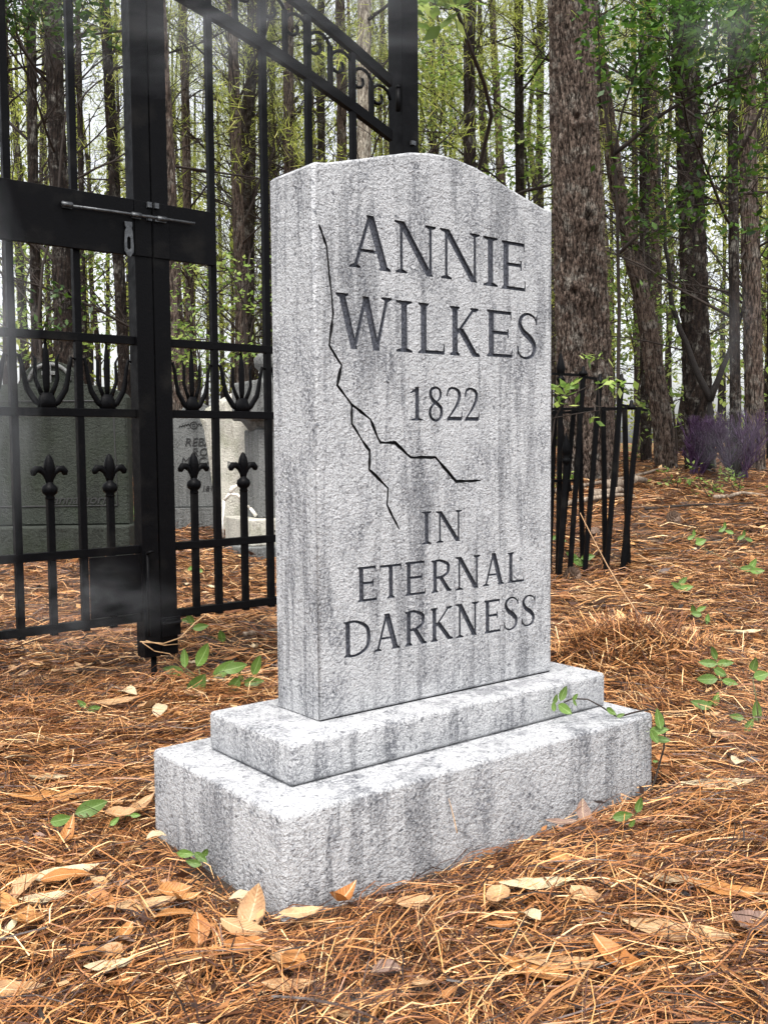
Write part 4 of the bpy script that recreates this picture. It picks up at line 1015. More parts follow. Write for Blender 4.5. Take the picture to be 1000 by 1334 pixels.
def needles(n, y0, y1, kx, Lr, width, zh, seed, segs=3, name='pine_needles', tilt=.10, curve=.25, mat=None, paired=True, label='thick layer of orange-brown pine needles over the ground'):
    rs = np.random.default_rng(seed)
    Y = np.sqrt(rs.uniform(y0 ** 2, y1 ** 2, n)); X = rs.uniform(-1, 1, n) * kx * Y
    a0 = 1.5 * np.sin(X * 2.1 + 1.3 * Y) + 1.2 * np.sin(3.7 * Y - 1.9 * X + 2)
    a = a0 * .45 + rs.normal(0, .75, n); a = np.where(rs.random(n) < .25, rs.uniform(-np.pi, np.pi, n), a)
    L = rs.uniform(*Lr, n); cv = rs.normal(0, curve, n); tl = rs.normal(0, tilt, n)
    stray = rs.random(n) < .02; tl = np.where(stray, rs.uniform(-.5, .5, n), tl)
    if paired:      # needles fall in bundles of two that share a foot
        q = n // 2; X[q:2 * q] = X[:q] + rs.normal(0, .003, q); Y[q:2 * q] = Y[:q] + rs.normal(0, .003, q); a[q:2 * q] = a[:q] + rs.normal(0, .07, q); L[q:2 * q] = L[:q]; cv[q:2 * q] = cv[:q] + rs.normal(0, .08, q); tl[q:2 * q] = tl[:q]
    t = np.linspace(-.5, .5, segs + 1)
    ang = a[:, None] + cv[:, None] * t * 2
    # centre-line
    px = X[:, None] + np.cumsum(np.cos(ang), 1) * (L / segs)[:, None]; py = Y[:, None] + np.cumsum(np.sin(ang), 1) * (L / segs)[:, None]
    px -= (px[:, -1] - X)[:, None] * .5; py -= (py[:, -1] - Y)[:, None] * .5
    clump = .5 + .5 * np.sin(X * 9 + 3 * np.sin(Y * 7)) * np.sin(Y * 8 + 2 * np.sin(X * 6))
    h = rs.random(n) ** 1.3
    if paired: h[n // 2:n // 2 * 2] = h[:n // 2]
    h = h * zh * (.45 + .9 * clump)
    ddx = px - GX; ddy = py - GY; lx = ddx * CG + ddy * SG; ly = -ddx * SG + ddy * CG
    ds = np.hypot(np.maximum(np.maximum(-.2056 - lx, lx - (SW + .1231)), 0), np.maximum(np.maximum(-.189 - ly, ly - (ST + .137)), 0)).min(1)
    h = h * np.clip(.10 + ds / .14, .10, 1)
    pz = terrain(px, py) + h[:, None] + tl[:, None] * t[None] * L[:, None] + (rs.normal(0, .012, n))[:, None] * (1 - (2 * t[None]) ** 2)
    pz = np.maximum(pz, terrain(px, py) - .002)
    bad = in_base(px, py, .001).any(1); ok = ~bad
    px, py, pz, ang = px[ok], py[ok], pz[ok], ang[ok]; n = len(px)
    roll = rs.normal(0, .7, n)[:, None]; w = width * rs.uniform(.7, 1.25, n)[:, None] * np.where(np.arange(segs + 1) == segs, .35, 1)[None]
    sx = -np.sin(ang) * np.cos(roll); sy = np.cos(ang) * np.cos(roll); sz = np.sin(roll) + 0 * ang
    A = np.stack([px + sx * w / 2, py + sy * w / 2, pz + sz * w / 2], -1); Bq = np.stack([px - sx * w / 2, py - sy * w / 2, pz - sz * w / 2], -1)
    V = np.stack([A, Bq], 2).reshape(-1, 3)        # n, segs+1, 2
    i = np.arange(n)[:, None] * (segs + 1) * 2 + 2 * np.arange(segs)[None]
    F = np.stack([i, i + 1, i + 3, i + 2], -1).reshape(-1, 4)
    o = mk(name, fastmesh(name, V, F, mat or M_NEEDLE)); return tag(o, label, kind='stuff')
needles(96000, 1.0, 3.1, .56, (.09, .20), .0018, .046, 1)
needles(2800, 1.0, 2.5, .56, (.15, .26), .0026, .052, 11, 4, tilt=.12)
needles(62000, 2.9, 6.2, .54, (.10, .20), .0033, .045, 2, 2)
needles(70000, 6.0, 13, .55, (.12, .24), .0055, .04, 3, 2, curve=.15)
needles(60000, 12.5, 26, .6, (.2, .4), .014, .05, 4, 1, curve=0)
needles(420, 1.0, 6, .54, (.03, .11), .0055, .05, 15, 3, name='twig_litter', mat=M_TWIG, paired=False, curve=.6, label='short dark broken twigs among the needles')
def mound():
    # loose heap of straw behind the right of the stone
    rs = np.random.default_rng(8); n = 5200
    X = rs.normal(.83, .17, n); Y = rs.normal(3.32, .20, n)
    a = rs.uniform(-np.pi, np.pi, n); tl = rs.normal(0, .38, n); L = rs.uniform(.12, .24, n); t = np.array([-.5, 0, .5])
    px = X[:, None] + np.cos(a)[:, None] * L[:, None] * t * np.cos(tl)[:, None]; py = Y[:, None] + np.sin(a)[:, None] * L[:, None] * t
    base = terrain(X, Y) + rs.random(n) * .07 * np.exp(-((X - .83) ** 2 + (Y - 3.32) ** 2) / .08)
    pz = base[:, None] + np.sin(tl)[:, None] * L[:, None] * t + np.array([0, .02, 0])[None] * rs.normal(0, 1, n)[:, None]
    pz = np.maximum(pz, terrain(px, py)); w = .0024
    s = np.stack([-np.sin(a), np.cos(a)], -1)[:, None, :] * w / 2
    A = np.stack([px + s[..., 0], py + s[..., 1], pz], -1); Bq = np.stack([px - s[..., 0], py - s[..., 1], pz + .0006], -1)
    V = np.stack([A, Bq], 2).reshape(-1, 3); i = np.arange(n)[:, None] * 6 + np.array([0, 2])[None]
    F = np.stack([i, i + 1, i + 3, i + 2], -1).reshape(-1, 4)
    tag(mk('needle_heap', fastmesh('needle_heap', V, F, M_NEEDLE)), 'loose springy heap of pine needles behind the right end of the gravestone', kind='stuff')
mound()

# ---- leaves
def leaf_shape(L, Wd, curl=.2, fold=.15, tip=1.0, twist=0, nv=8, wav=0):
    """leaf lying along +x, origin at its middle"""
    V = []; cols = (-1, -.55, 0, .55, 1)
    for i in range(nv + 1):
        t = i / nv; w = Wd / 2 * (math.sin(math.pi * t ** (.8)) ** .8 if 0 < t < 1 else 0) * (1 - .25 * tip * t)
        cz = curl * L * ((t - .5) ** 2 * 4 * .35)
        for c in cols:
            y = c * w; z = cz + fold * abs(y) + twist * (t - .5) * y + wav * math.sin(t * 17 + c * 2) * Wd * .05 * abs(c) - fold * .0
            V.append(((t - .5) * L, y, z))
    F = [(i * 5 + k, i * 5 + k + 5, i * 5 + k + 6, i * 5 + k + 1) for i in range(nv) for k in range(4)]
    # stalk
    n = len(V); V += [(-.5 * L, 0, .0), (-.5 * L - .18 * L, .01 * L, .004), (-.5 * L - .18 * L, -.01 * L, .004)]; F.append((n, n + 1, n + 2))
    zm = min(v[2] for v in V); V = [(x, y, z - zm) for x, y, z in V]
    return V, F
def leaf_me(name, mat, *a, **k):
    V, F = leaf_shape(*a, **k); mb = MB(); mb.add(V, F, 0, True); return mb.build(name, mat, link=False)
MATS = {'t': M_TAN, 'o': M_ORANGE, 'c': M_CREAM, 'b': M_BROWN}
WORD = {'t': 'tan', 'o': 'orange-brown', 'c': 'pale cream', 'b': 'grey-brown'}
VAR = [(.085, .036, .25, .12, 1, .2), (.095, .042, -.2, .1, 1, -.3), (.07, .045, .5, .4, .6, .1), (.11, .036, .15, .05, 1.2, .4), (.06, .038, -.4, .3, .8, .3), (.08, .03, .8, .6, 1, .6)]
LEAFM = {(k, i): leaf_me('fallen_leaf', MATS[k], v[0], v[1], v[2], v[3], v[4], v[5], wav=.6) for k in MATS for i, v in enumerate(VAR)}
def put_leaf(px, py, kind, var, ang, scale, label, pitch=0, roll=0, lift=.03, group=None, pos=None):
    p = pos if pos is not None else hit(px, py)
    while in_base(p.x, p.y, .032 + .012 * scale): p = Vector((p.x - (.004 if px < 360 else -.001), p.y - .006, 0))
    o = mk('fallen_leaf', LEAFM[(kind, var)]); o.location = (p.x, p.y, tz(p.x, p.y) + lift); o.rotation_euler = (roll, pitch, ang); o.scale = (scale,) * 3
    tag(o, label, 'leaf', group); return o
G_ = 'dry leaves scattered on the pine needles'
KEY = [
 (357, 1196, 't', 2, 1.2, 1.15, 'curled tan leaf standing against the near corner of the base', -.9, .3),
 (392, 1212, 't', 0, .3, .95, 'tan leaf lying just right of the standing leaf at the base corner', 0, .2),
 (440, 1190, 'o', 5, 1.2, 1.3, 'dark orange rolled leaf by the front edge of the base', .2, .3),
 (648, 1203, 't', 2, -1.9, 1.05, 'rounded tan leaf in front of the base, left of the long cream leaf', 0, .1),
 (700, 1182, 'c', 3, .12, 1.35, 'long cream leaf lying in front of the base', 0, .1),
 (688, 1228, 'c', 4, 2.2, .95, 'crumpled pale leaf below the long cream leaf', .2, .1),
 (655, 1236, 'o', 0, .1, .75, 'bright orange leaf below the rounded tan leaf', 0, 0),
 (541, 1208, 't', 0, .6, 1.05, 'tan leaf half under needles in front of the base middle', .1, .3),
 (742, 1066, 'b', 2, 1.5, .85, 'brown leaf standing at the front right edge of the base', -.7, .2),
 (718, 1080, 'b', 0, 0, .9, 'brown leaf flat at the front right edge of the base', 0, .1),
 (372, 1290, 't', 2, 1.4, 1.05, 'large tan leaf at the bottom of the photo', .1, .1),
 (378, 1318, 't', 0, .05, 1.0, 'tan leaf overlapping the large tan leaf at the bottom', 0, .1),
 (550, 1322, 't', 2, 1.8, .8, 'tan leaf at the bottom edge in the middle', .3, 0),
 (36, 1232, 'o', 2, 1.9, 1.3, 'large orange leaf at lower left', .1, .2),
 (4, 1208, 'o', 0, -.6, 1.3, 'orange leaf cut by the left edge of the photo', 0, .2),
 (36, 1188, 't', 4, .9, 1.15, 'small upright tan leaf above the large orange leaf', -.5, .1),
 (62, 1200, 'c', 0, .4, 1.1, 'pale leaf right of the small upright tan leaf', 0, .1),
 (88, 1115, 'o', 5, 1.5, 1.1, 'pointed folded leaf below the two-leaved seedling', -.4, .2),
 (86, 1165, 'c', 3, .5, 1.2, 'long curved pale leaf at left', 0, .4),
 (190, 1208, 't', 3, .3, 1.2, 'long tan leaf left of the base corner', 0, .1),
 (228, 1193, 'o', 2, .4, .9, 'orange curled leaf between base corner and left edge', .1, .4),
 (258, 1243, 'o', 4, 1.8, 1.05, 'upright small orange leaf at lower left centre', -.6, .2),
 (318, 1205, 'c', 4, .2, .9, 'crumpled cream leaf left of the base corner', .2, .1),
 (320, 1243, 't', 0, -.5, 1.2, 'tan spotted leaf below the crumpled cream leaf', 0, .2),
 (320, 1262, 'o', 0, .3, .95, 'orange leaf below the tan spotted leaf', 0, .2),
 (145, 1295, 'c', 0, .3, .95, 'pale leaf near the bottom left corner', 0, .1),
 (20, 1325, 't', 0, 0, 1.2, 'tan leaf in the bottom left corner', 0, .1),
 (150, 933, 't', 3, .5, 1.5, 'long tan leaf left of the base', 0, .2),
 (168, 922, 'c', 4, -.6, 1.4, 'yellowish cream leaf behind the long tan leaf', 0, .2),
 (196, 940, 't', 2, -1.2, 1.6, 'tan leaf leaning left of the upper step', -.3, .3),
 (210, 945, 'c', 4, 1.5, 1.3, 'pale curled leaf beside the leaning tan leaf', -.3, .1),
 (160, 1085, 't', 2, .1, 1.0, 'tan leaf left of the base side', 0, .2),
 (66, 1035, 'c', 3, 0, 1.0, 'thin cream leaf above the two-leaved seedling', 0, .1),
 (185, 1072, 't', 0, .9, 1.0, 'tan leaf touching the left side of the base', -.3, .2),
 (70, 1060, 'o', 3, .1, 1.9, 'broad orange-brown leaf mostly under needles at left', 0, .1),
 (245, 1100, 'c', 4, .6, .8, 'small pale leaf by the green sprig at the base side', .1, .1),
 (90, 1175, 'o', 1, .2, 1.1, 'brown leaf beside the long curved pale leaf', 0, .1),
 (885, 1248, 't', 3, -.3, 1.7, 'long ragged tan leaf at lower right', 0, .2),
 (810, 1290, 'o', 5, -1.0, 1.4, 'rolled orange leaf near the bottom right', 0, .3),
 (975, 1240, 'b', 2, .8, 1.4, 'grey crumpled leaf at the right edge', .1, .3),
 (765, 1205, 't', 2, -.9, 1.1, 'tan leaf right of the long cream leaf', 0, .1),
 (828, 1150, 't', 2, 1.6, 1.0, 'half buried tan leaf at lower right', -.2, .1),
 (880, 1175, 'c', 3, -.3, 1.1, 'pale leaf right of the half buried tan leaf', 0, .1),
 (950, 1192, 'o', 3, -.4, 1.4, 'long orange leaf at right', 0, .1),
 (935, 1045, 'c', 3, .1, 1.7, 'wide pale leaf lying right of the base', 0, .1),
 (940, 985, 't', 2, .6, 1.5, 'tan leaf right of the base end', .1, .3),
 (960, 1016, 'c', 4, 1.0, 1.1, 'small crumpled pale leaf right of the base end', .2, .2),
 (900, 836, 't', 2, .4, 1.6, 'pale tan leaf behind the small seedlings at right', 0, .2),
 (968, 836, 'c', 3, .1, 1.7, 'pale leaf near the right edge beside the path of seedlings', 0, .1),
 (805, 836, 't', 2, .4, 1.4, 'small tan leaf on the needle heap', .1, .4),
 (700, 1300, 'o', 3, -.6, 1.2, 'long orange leaf close to the bottom edge', 0, .1),
 (730, 1288, 't', 3, -.2, 1.3, 'tan leaf under needles near the bottom edge', 0, .1),
 (505, 1300, 'b', 4, .3, .9, 'dark shrivelled leaf at the bottom', .1, .2),
 (335, 800, 't', 2, .5, 2.0, 'big tan leaf behind the gate foot beside the gravestone', .1, .4),
 (285, 905, 'c', 0, .1, 1.4, 'pale yellow leaf between the seedling and the base', 0, .1),
 (255, 925, 't', 2, .6, 1.2, 'small tan leaf just left of the upper step', .1, .2),
]
for a in KEY: put_leaf(*a[:5], a[5] * .9, a[6], pitch=a[7], roll=a[8], lift=.037 if a[1] > 1000 else .040)
rs = np.random.default_rng(21)
cnt = 0; LZ = {}
while cnt < 280:
    Y = float(math.sqrt(rs.uniform(1.25 ** 2, 6.5 ** 2))) if cnt % 2 else float(math.sqrt(rs.uniform(1.25 ** 2, 3.4 ** 2))); x = float(rs.uniform(-.45, .45)) * Y
    if in_base(x, Y, .05): continue
    k = 'tttooooobc'[int(rs.integers(10))]; v = int(rs.integers(6))
    adj = ('flat', 'slightly curled', 'folded', 'long', 'small curled', 'rolled')[v]
    o = put_leaf(0, 0, k, v, float(rs.uniform(0, 6.28)), float(rs.uniform(.4, .85)), None, float(rs.normal(0, .2)), float(rs.normal(0, .25)), float(rs.uniform(.026, .046)), G_, Vector((x, Y, 0)))
    dx, dy = x - GX, Y - GY; lx = dx * CG + dy * SG; ly = -dx * SG + dy * CG
    ex, ey = x - GATE.x, Y - GATE.y; gy = -ex * math.sin(GATEYAW) + ey * math.cos(GATEYAW)
    zone = 'beyond the gate' if gy > 0 and x < .3 + .1 * Y else 'in front of the base' if ly < -.189 and lx > -.2 and lx < .75 else 'left of the base' if lx <= -.2 and x < .1 else 'right of the gravestone' if Y < 3.2 else 'past the needle heap'
    LZ.setdefault('%s %s dry leaf %s' % (adj, WORD[k], zone), []).append((x / Y, o)); cnt += 1
for lb, l in LZ.items():
    l.sort(key=lambda q: q[0])
    for q, (_, o) in enumerate(l):
        o['label'] = lb if len(l) == 1 else lb + ', ' + ['leftmost such', 'second from left', 'third from left', 'fourth from left', 'fifth from left', 'sixth from left', 'seventh from left', 'eighth from left', 'ninth from left', 'tenth from left', 'eleventh from left', 'twelfth from left', 'thirteenth from left', 'fourteenth from left', 'fifteenth from left', 'sixteenth from left', 'seventeenth from left'][min(q, 16)]
# tiny leaf litter further back and small bits
def litter():
    rs = np.random.default_rng(31)
    for nm, mat, n, y0, y1, sz, sd in (('leaf_litter', M_NEEDLE, 5200, 3.0, 12, .085, 1), ('leaf_litter', M_NEEDLE, 2500, 1.1, 3.2, .032, 2), ('leaf_litter', M_NEEDLE, 3500, 11, 26, .16, 3)):
        Y = np.sqrt(rs.uniform(y0 ** 2, y1 ** 2, n)); X = rs.uniform(-.6, .6, n) * Y; ok = ~in_base(X, Y, .04); X = X[ok]; Y = Y[ok]
        c = np.stack([X, Y, terrain(X, Y) + rs.uniform(.01, .04, len(X))], -1)
        tag(mk(nm, leaf_cloud(nm, mat, c, 1, (.01, .01, .002), sz, 50 + sd, aspect=.42, flat=.22)), 'small broken leaf bits among the needles', kind='stuff')
litter()

# ---- green seedlings
def green_leaf_mesh(L, Wd, seed):
    rnd = random.Random(seed); return leaf_me('leaf', M_GREEN, L, Wd, rnd.uniform(.1, .3), rnd.uniform(.15, .35), .3, rnd.uniform(-.2, .2), wav=.25)
GL = [green_leaf_mesh(.075, .036, i) for i in range(3)] + [green_leaf_mesh(.07, .042, 5)]
def seedling(label, leaves, Y=None, root_px=None, lift=.05, name='seedling', mat=None, cat='seedling'):
    """leaves: (px, py, screen angle deg, length px, lift m)"""
    c = root_px or (sum(l[0] for l in leaves) / len(leaves), sum(l[1] for l in leaves) / len(leaves) + 6)
    g = hit(*c); g = Vector((g.x, g.y, tz(g.x, g.y))); root = empty(name, g, 0, label, cat)
    for j, (px, py, an, lp, h) in enumerate(leaves):
        d = ray(px, py); Yl = g.y + random.uniform(-.02, .02) ; p = CAMP + d * (Yl / d.y)
        while p.z < tz(p.x, p.y) + .055 and Yl > 1: Yl -= .01; p = CAMP + d * (Yl / d.y)   # a low leaf reaches forward over the straw
        Lm = lp * p.y / FPX
        me = GL[j % 4]; o = mk('leaf', me, root); s = Lm / (.075 if j % 4 < 3 else .07); o.scale = (s, s, s); o.location = p - g
        a = math.radians(an)
        # leaf axis in the picture plane direction, blade tipped towards the camera and the sky
        ax = Vector((math.cos(a), random.uniform(-.25, .25), math.sin(a))).normalized(); nrm = Vector((random.uniform(-.3, .3), -1, .42)); nrm = (nrm - ax * nrm.dot(ax)).normalized(); yy = nrm.cross(ax)
        o.rotation_mode = 'QUATERNION'; o.rotation_quaternion = Matrix((ax, yy, nrm)).transposed().to_quaternion()
        mb = MB(); st = o.location - ax * Lm * .5; mb.tube([(0, 0, .0), (st * .5 + Vector((0, 0, .012))), st], [.0022, .0018, .0012], 5); mb.build('stem', M_GSTEM, root)
    return root
m = N('green_stem'); M_GSTEM = m.fin((.10, .11, .04), .6)
seedling('broad green seedling with upright leaves between gate foot and gravestone', [(266, 852, 62, 38, 0), (241, 857, 95, 26, 0), (226, 874, 170, 30, 0), (258, 893, 55, 40, 0), (292, 872, 40, 36, 0)], root_px=(262, 896))
seedling('round-leaved green seedling close behind the left side of the gravestone base', [(308, 870, 15, 34, 0), (335, 866, 68, 30, 0), (331, 889, 5, 28, 0), (305, 893, -130, 26, 0), (314, 882, 100, 16, 0)], root_px=(312, 902))
seedling('small green sprout just behind the gate foot', [(248, 806, 115, 20, 0), (262, 817, 10, 22, 0), (244, 808, 175, 16, 0), (289, 828, 100, 18, 0)], root_px=(252, 828))
seedling('seedling with two long green leaves on the needles at left', [(121, 1052, 20, 46, 0), (81, 1068, 15, 34, 0)], root_px=(97, 1070))
seedling('green sprig pressed against the left side of the base', [(242, 1112, -10, 24, 0), (262, 1117, -35, 22, 0), (252, 1124, 165, 22, 0), (268, 1110, 60, 14, 0)], root_px=(258, 1134))
seedling('two small green leaves left of the base near the long tan leaf', [(107, 917, 140, 16, 0), (123, 923, 10, 20, 0)], root_px=(114, 930))
seedling('tiny bright green leaves left of the lower step', [(150, 1070, 40, 16, 0), (177, 1062, 0, 14, 0)], root_px=(160, 1078))
seedling('tall green seedling right of the gravestone with paired leaves', [(928, 850, 115, 22, 0), (921, 864, 175, 24, 0), (944, 864, 5, 22, 0), (937, 876, -30, 20, 0), (919, 885, 178, 30, 0), (950, 889, -15, 22, 0)], root_px=(936, 893))
seedling('small green seedling beyond the needle heap at right', [(902, 794, 100, 16, 0), (913, 793, 25, 14, 0), (921, 806, 80, 14, 0), (906, 800, 170, 14, 0)], root_px=(911, 808))
seedling('small dark green seedling behind the needle heap', [(889, 757, 45, 16, 0), (893, 766, 10, 20, 0), (880, 763, 150, 18, 0)], root_px=(889, 774))
seedling('dark green sprout upper right on the straw', [(980, 735, 60, 18, 0), (972, 741, 175, 20, 0), (985, 744, 0, 20, 0), (912, 706, 20, 16, 0)], root_px=(977, 750))
seedling('green seedling between the base and the right edge', [(912, 918, 165, 28, 0), (932, 911, 70, 20, 0), (922, 917, 40, 18, 0)], root_px=(924, 924))
seedling('single round green leaf at the right edge', [(981, 866, 80, 24, 0)], root_px=(982, 880))
seedling('dark stemmed seedling at the right edge below the round leaf', [(984, 925, 95, 30, 0), (975, 945, 60, 22, 0), (958, 934, 170, 20, 0), (990, 880, 10, 24, 0)], root_px=(990, 962))
seedling('small green sprig on the needles in front of the right end of the base', [(811, 1063, 15, 28, 0), (823, 1072, 60, 14, 0), (832, 1048, 75, 22, 0)], root_px=(822, 1082))
seedling('pale leaf sprout rising in front of the crooked fence feet', [(752, 732, -35, 22, 0), (765, 726, 10, 20, 0), (744, 724, 150, 18, 0)], root_px=(750, 752))
seedling('pale green leaves beside the mossy arched gravestone', [(163, 668, 140, 22, 0), (176, 664, 60, 20, 0), (170, 676, 0, 18, 0)], root_px=(168, 705))
for i, (x, y) in enumerate([(722, 700), (965, 700), (940, 690), (900, 700), (140, 750), (250, 740)]):
    seedling(['tiny seedling behind the fence foot', 'tiny seedling far right on the straw', 'tiny seedling left of the far right one', 'tiny seedling by the far pine cone', 'tiny seedling in front of the mossy stone', 'tiny seedling in front of the slim lettered stone'][i], [(x, y, 30, 12, 0), (x + 9, y + 3, 160, 12, 0), (x + 3, y - 6, 90, 10, 0)], root_px=(x + 3, y + 8))

# vine over the right end of the base
def wloc(s, d, z): return Vector((GX + CG * s - SG * d, GY + SG * s + CG * d, z))
def vine():
    def onY(px, py, Y): return at(px, py, Y)
    def onbase(px, py, d=-.195):     # on the plane of the front of the lower step
        r = ray(px, py); n = Vector((-SG, CG, 0)); o = wloc(0, d, 0); t = (o - CAMP).dot(n) / r.dot(n); return CAMP + r * t
    root = empty('creeping_vine', onbase(860, 945), 0, 'thin green-leaved vine creeping over the right end of the gravestone base', 'vine'); g = root.location.copy()
    P = [onbase(734, 915, -.092), onbase(745, 910, -.10), onbase(765, 911, -.11), onbase(782, 920, -.13), onbase(800, 932, -.155), onbase(806, 934, -.17), onbase(825, 928, -.18), onbase(846, 924, -.19), onbase(862, 930, -.21), onbase(866, 950, -.21), onbase(864, 975, -.2), onbase(852, 1018, -.21), onbase(842, 1040, -.22), onbase(836, 1058, -.23)]
    mb = MB(); mb.tube([p - g for p in P], [.0016] * 5 + [.002] * 9, 6); m_ = mb.build('stem', M_TWIG, root)
    for px, py, an, lp, d in [(733, 903, 65, 22, -.10), (723, 910, 75, 14, -.10), (735, 924, -35, 24, -.11), (721, 920, 90, 14, -.10), (749, 908, 60, 12, -.11), (748, 916, -60, 10, -.11), (795, 927, -35, 18, -.165), (808, 932, 20, 12, -.175), (857, 936, 100, 28, -.21), (858, 952, 5, 26, -.21), (851, 960, -60, 22, -.21), (862, 964, -10, 22, -.2), (853, 992, 0, 8, -.21)]:
        p = onbase(px, py, d - .012); Lm = lp * p.y / FPX; o = mk('leaf', GL[(px + py) % 4], root); s = Lm / .075; o.scale = (s, s, s); o.location = p - g; a = math.radians(an)
        ax = Vector((math.cos(a), random.uniform(-.2, .2), math.sin(a))).normalized(); nrm = Vector((random.uniform(-.3, .3), -.8, .6)); nrm = (nrm - ax * nrm.dot(ax)).normalized()
        o.rotation_mode = 'QUATERNION'; o.rotation_quaternion = Matrix((ax, nrm.cross(ax), nrm)).transposed().to_quaternion()
vine()

# pine cones
def cone(px, py, r, label):
    p = hit(px, py); root = MB(); c = []
    for k in range(70):
        t = k / 70; an = k * 2.4; rr = r * math.sin(math.pi * (.12 + .8 * t)); z = r * 1.9 * t
        d = Vector((math.cos(an), math.sin(an), .35)).normalized(); s = Vector((-math.sin(an), math.cos(an), 0)); b = Vector((0, 0, z)); e = b + d * rr
        root.add([b, e + s * r * .26, e + d * r * .12 + Vector((0, 0, .1 * r)), e - s * r * .26, b - Vector((0, 0, r * .15))], [(0, 1, 2, 3), (4, 3, 2, 1)])
    o = root.build('pine_cone', M_CONE); o.location = (p.x, p.y, tz(p.x, p.y) + r * .9); o.rotation_euler = (1.45, .2, random.uniform(0, 3)); tag(o, label, 'pine cone')
cone(735, 760, .05, 'pale-edged pine cone at the foot of the crooked fence')
cone(870, 684, .055, 'dark pine cone on the straw right of the crooked fence')
cone(772, 702, .04, 'small pine cone seen between the crooked fence bars')

# fallen sticks and logs
def stick(pts, r, label, mat=M_LOG, nm='fallen_branch', n=7):
    P = [hit(*p) + Vector((0, 0, r * .8 + .02)) for p in pts]; Q = []
    for a, b in zip(P[:-1], P[1:]):
        for t in (0, .5): q = a.lerp(b, t); q.z += random.uniform(0, r); Q.append(q)
    Q.append(P[-1]); mb = MB(); mb.tube(Q, [r * (1 - .5 * i / (len(Q) - 1)) for i in range(len(Q))], n)
    tag(mb.build(nm, mat), label, 'branch')
stick([(700, 650), (760, 640), (840, 622), (872, 612)], .022, 'long thin branch lying toward the leaning pine')
stick([(790, 646), (815, 641), (840, 634)], .05, 'short thick log piece beside the large pine')
stick([(770, 655), (800, 652), (812, 648)], .04, 'pale log end below the large pine foot')
stick([(730, 664), (790, 655), (825, 652)], .025, 'fallen limb behind the crooked fence')
stick([(930, 655), (965, 650), (1000, 652)], .02, 'pale stick near the right edge')
stick([(840, 668), (900, 664), (980, 660)], .012, 'thin dark stick across the straw at right', M_TWIG)
stick([(45, 905), (90, 895), (130, 870), (160, 855)], .006, 'dark curved twig on the needles at left', M_TWIG)
stick([(318, 840), (340, 836), (360, 830)], .012, 'pale peeled stick beside the gravestone left side')
def arcstick(a, b, h, r, label, Ya, Yb):
    A = at(*a, Ya); Bq = at(*b, Yb); mb = MB(); mb.tube([A.lerp(Bq, t) + Vector((0, 0, h * math.sin(math.pi * t))) for t in np.linspace(0, 1, 7)], [r * (1 - .6 * t) for t in np.linspace(0, 1, 7)], 5)
    tag(mb.build('dry_stalk', M_TAN), label, 'stalk')
arcstick((870, 850), (755, 668), -.04, .004, 'long tan stalk leaning from the needle heap', 3.4, 3.75)
arcstick((595, 1085), (584, 1040), .004, .0012, 'single bent needle stuck against the front of the base', 1.74, 1.78)
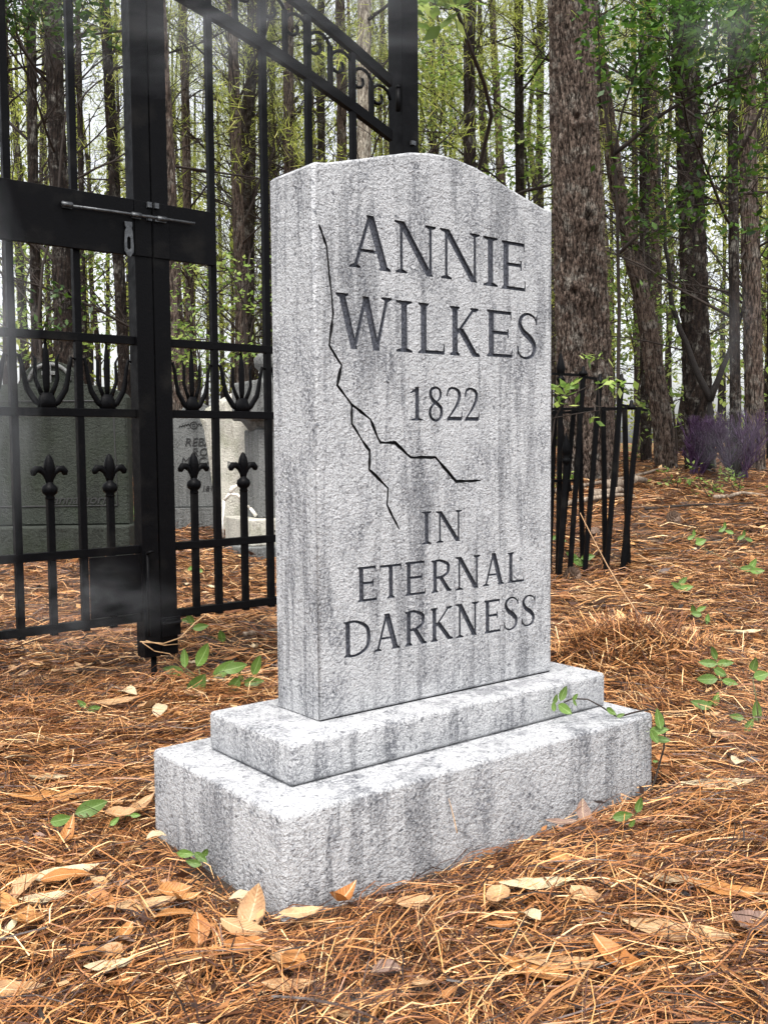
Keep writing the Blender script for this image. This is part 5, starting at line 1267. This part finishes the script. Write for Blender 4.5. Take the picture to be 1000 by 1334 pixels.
# ------------------------------------------------------------------ drifting ground mist
def mist_mat(dens, scale, thr):
    m = bpy.data.materials.new('drifting_mist'); m.use_nodes = True; t = m.node_tree; t.nodes.clear()
    out = t.nodes.new('ShaderNodeOutputMaterial'); pv = t.nodes.new('ShaderNodeVolumePrincipled'); pv.inputs['Color'].default_value = (.92, .94, .97, 1); pv.inputs['Anisotropy'].default_value = .1
    tc = t.nodes.new('ShaderNodeTexCoord'); ln = t.nodes.new('ShaderNodeVectorMath'); ln.operation = 'LENGTH'
    no = t.nodes.new('ShaderNodeTexNoise'); no.inputs['Scale'].default_value = scale; no.inputs['Detail'].default_value = 3; no.inputs['Distortion'].default_value = .6
    t.links.new(tc.outputs['Object'], ln.inputs[0]); t.links.new(tc.outputs['Object'], no.inputs[0])
    mr = t.nodes.new('ShaderNodeMapRange'); mr.inputs[1].default_value = 1.0; mr.inputs[2].default_value = .15; mr.inputs[3].default_value = 0; mr.inputs[4].default_value = 1
    t.links.new(ln.outputs['Value'], mr.inputs[0])
    nr = t.nodes.new('ShaderNodeMapRange'); nr.inputs[1].default_value = thr; nr.inputs[2].default_value = thr + .25; nr.inputs[3].default_value = 0; nr.inputs[4].default_value = dens
    t.links.new(no.outputs[0], nr.inputs[0])
    mu = t.nodes.new('ShaderNodeMath'); mu.operation = 'MULTIPLY'; t.links.new(mr.outputs[0], mu.inputs[0]); t.links.new(nr.outputs[0], mu.inputs[1]); t.links.new(mu.outputs[0], pv.inputs['Density'])
    t.links.new(pv.outputs[0], out.inputs['Volume']); return m
_bm = bmesh.new(); bmesh.ops.create_icosphere(_bm, subdivisions=2, radius=1.0); ME_PUFF = bpy.data.meshes.new('mist'); _bm.to_mesh(ME_PUFF); _bm.free()
def mist(px, py, Y, wx, wz, depth, dens, scale, thr, label):
    p = at(px, py, Y); me = ME_PUFF.copy(); me.materials.append(mist_mat(dens, scale, thr)); o = mk('mist', me); o.location = p
    k = Y / FPX; o.scale = (wx * k, depth, wz * k); tag(o, label, kind='stuff')
mist(-35, 480, 2.1, 85, 330, .20, 2.4, 2.6, .42, 'column of grey mist drifting at the left side of the gate')
mist(110, 790, 2.35, 150, 75, .10, 1.7, 3.0, .44, 'low wisp of grey mist before the drop bolt plate')
mist(330, 20, 2.6, 330, 110, .28, 1.0, 3.4, .46, 'thin streaks of mist across the top of the gate')
mist(952, 575, 7.0, 55, 60, .4, .30, 2.0, .40, 'mist puff hanging before the purple bushes')
mist(955, 430, 7.0, 30, 80, .3, .35, 2.0, .40, 'thin wisp of mist rising before the broad dark pine')
mist(955, 30, 6.5, 90, 60, .5, .35, 2.4, .42, 'faint mist among the upper right leaves')
mist(480, 1285, 1.22, 160, 40, .06, 1.6, 2.0, .44, 'low mist wisp over the needles at the bottom')
mist(975, 930, 1.9, 60, 120, .08, 1.0, 2.0, .44, 'low mist wisp over the needles at the right')
print('objects', len(bpy.data.objects))
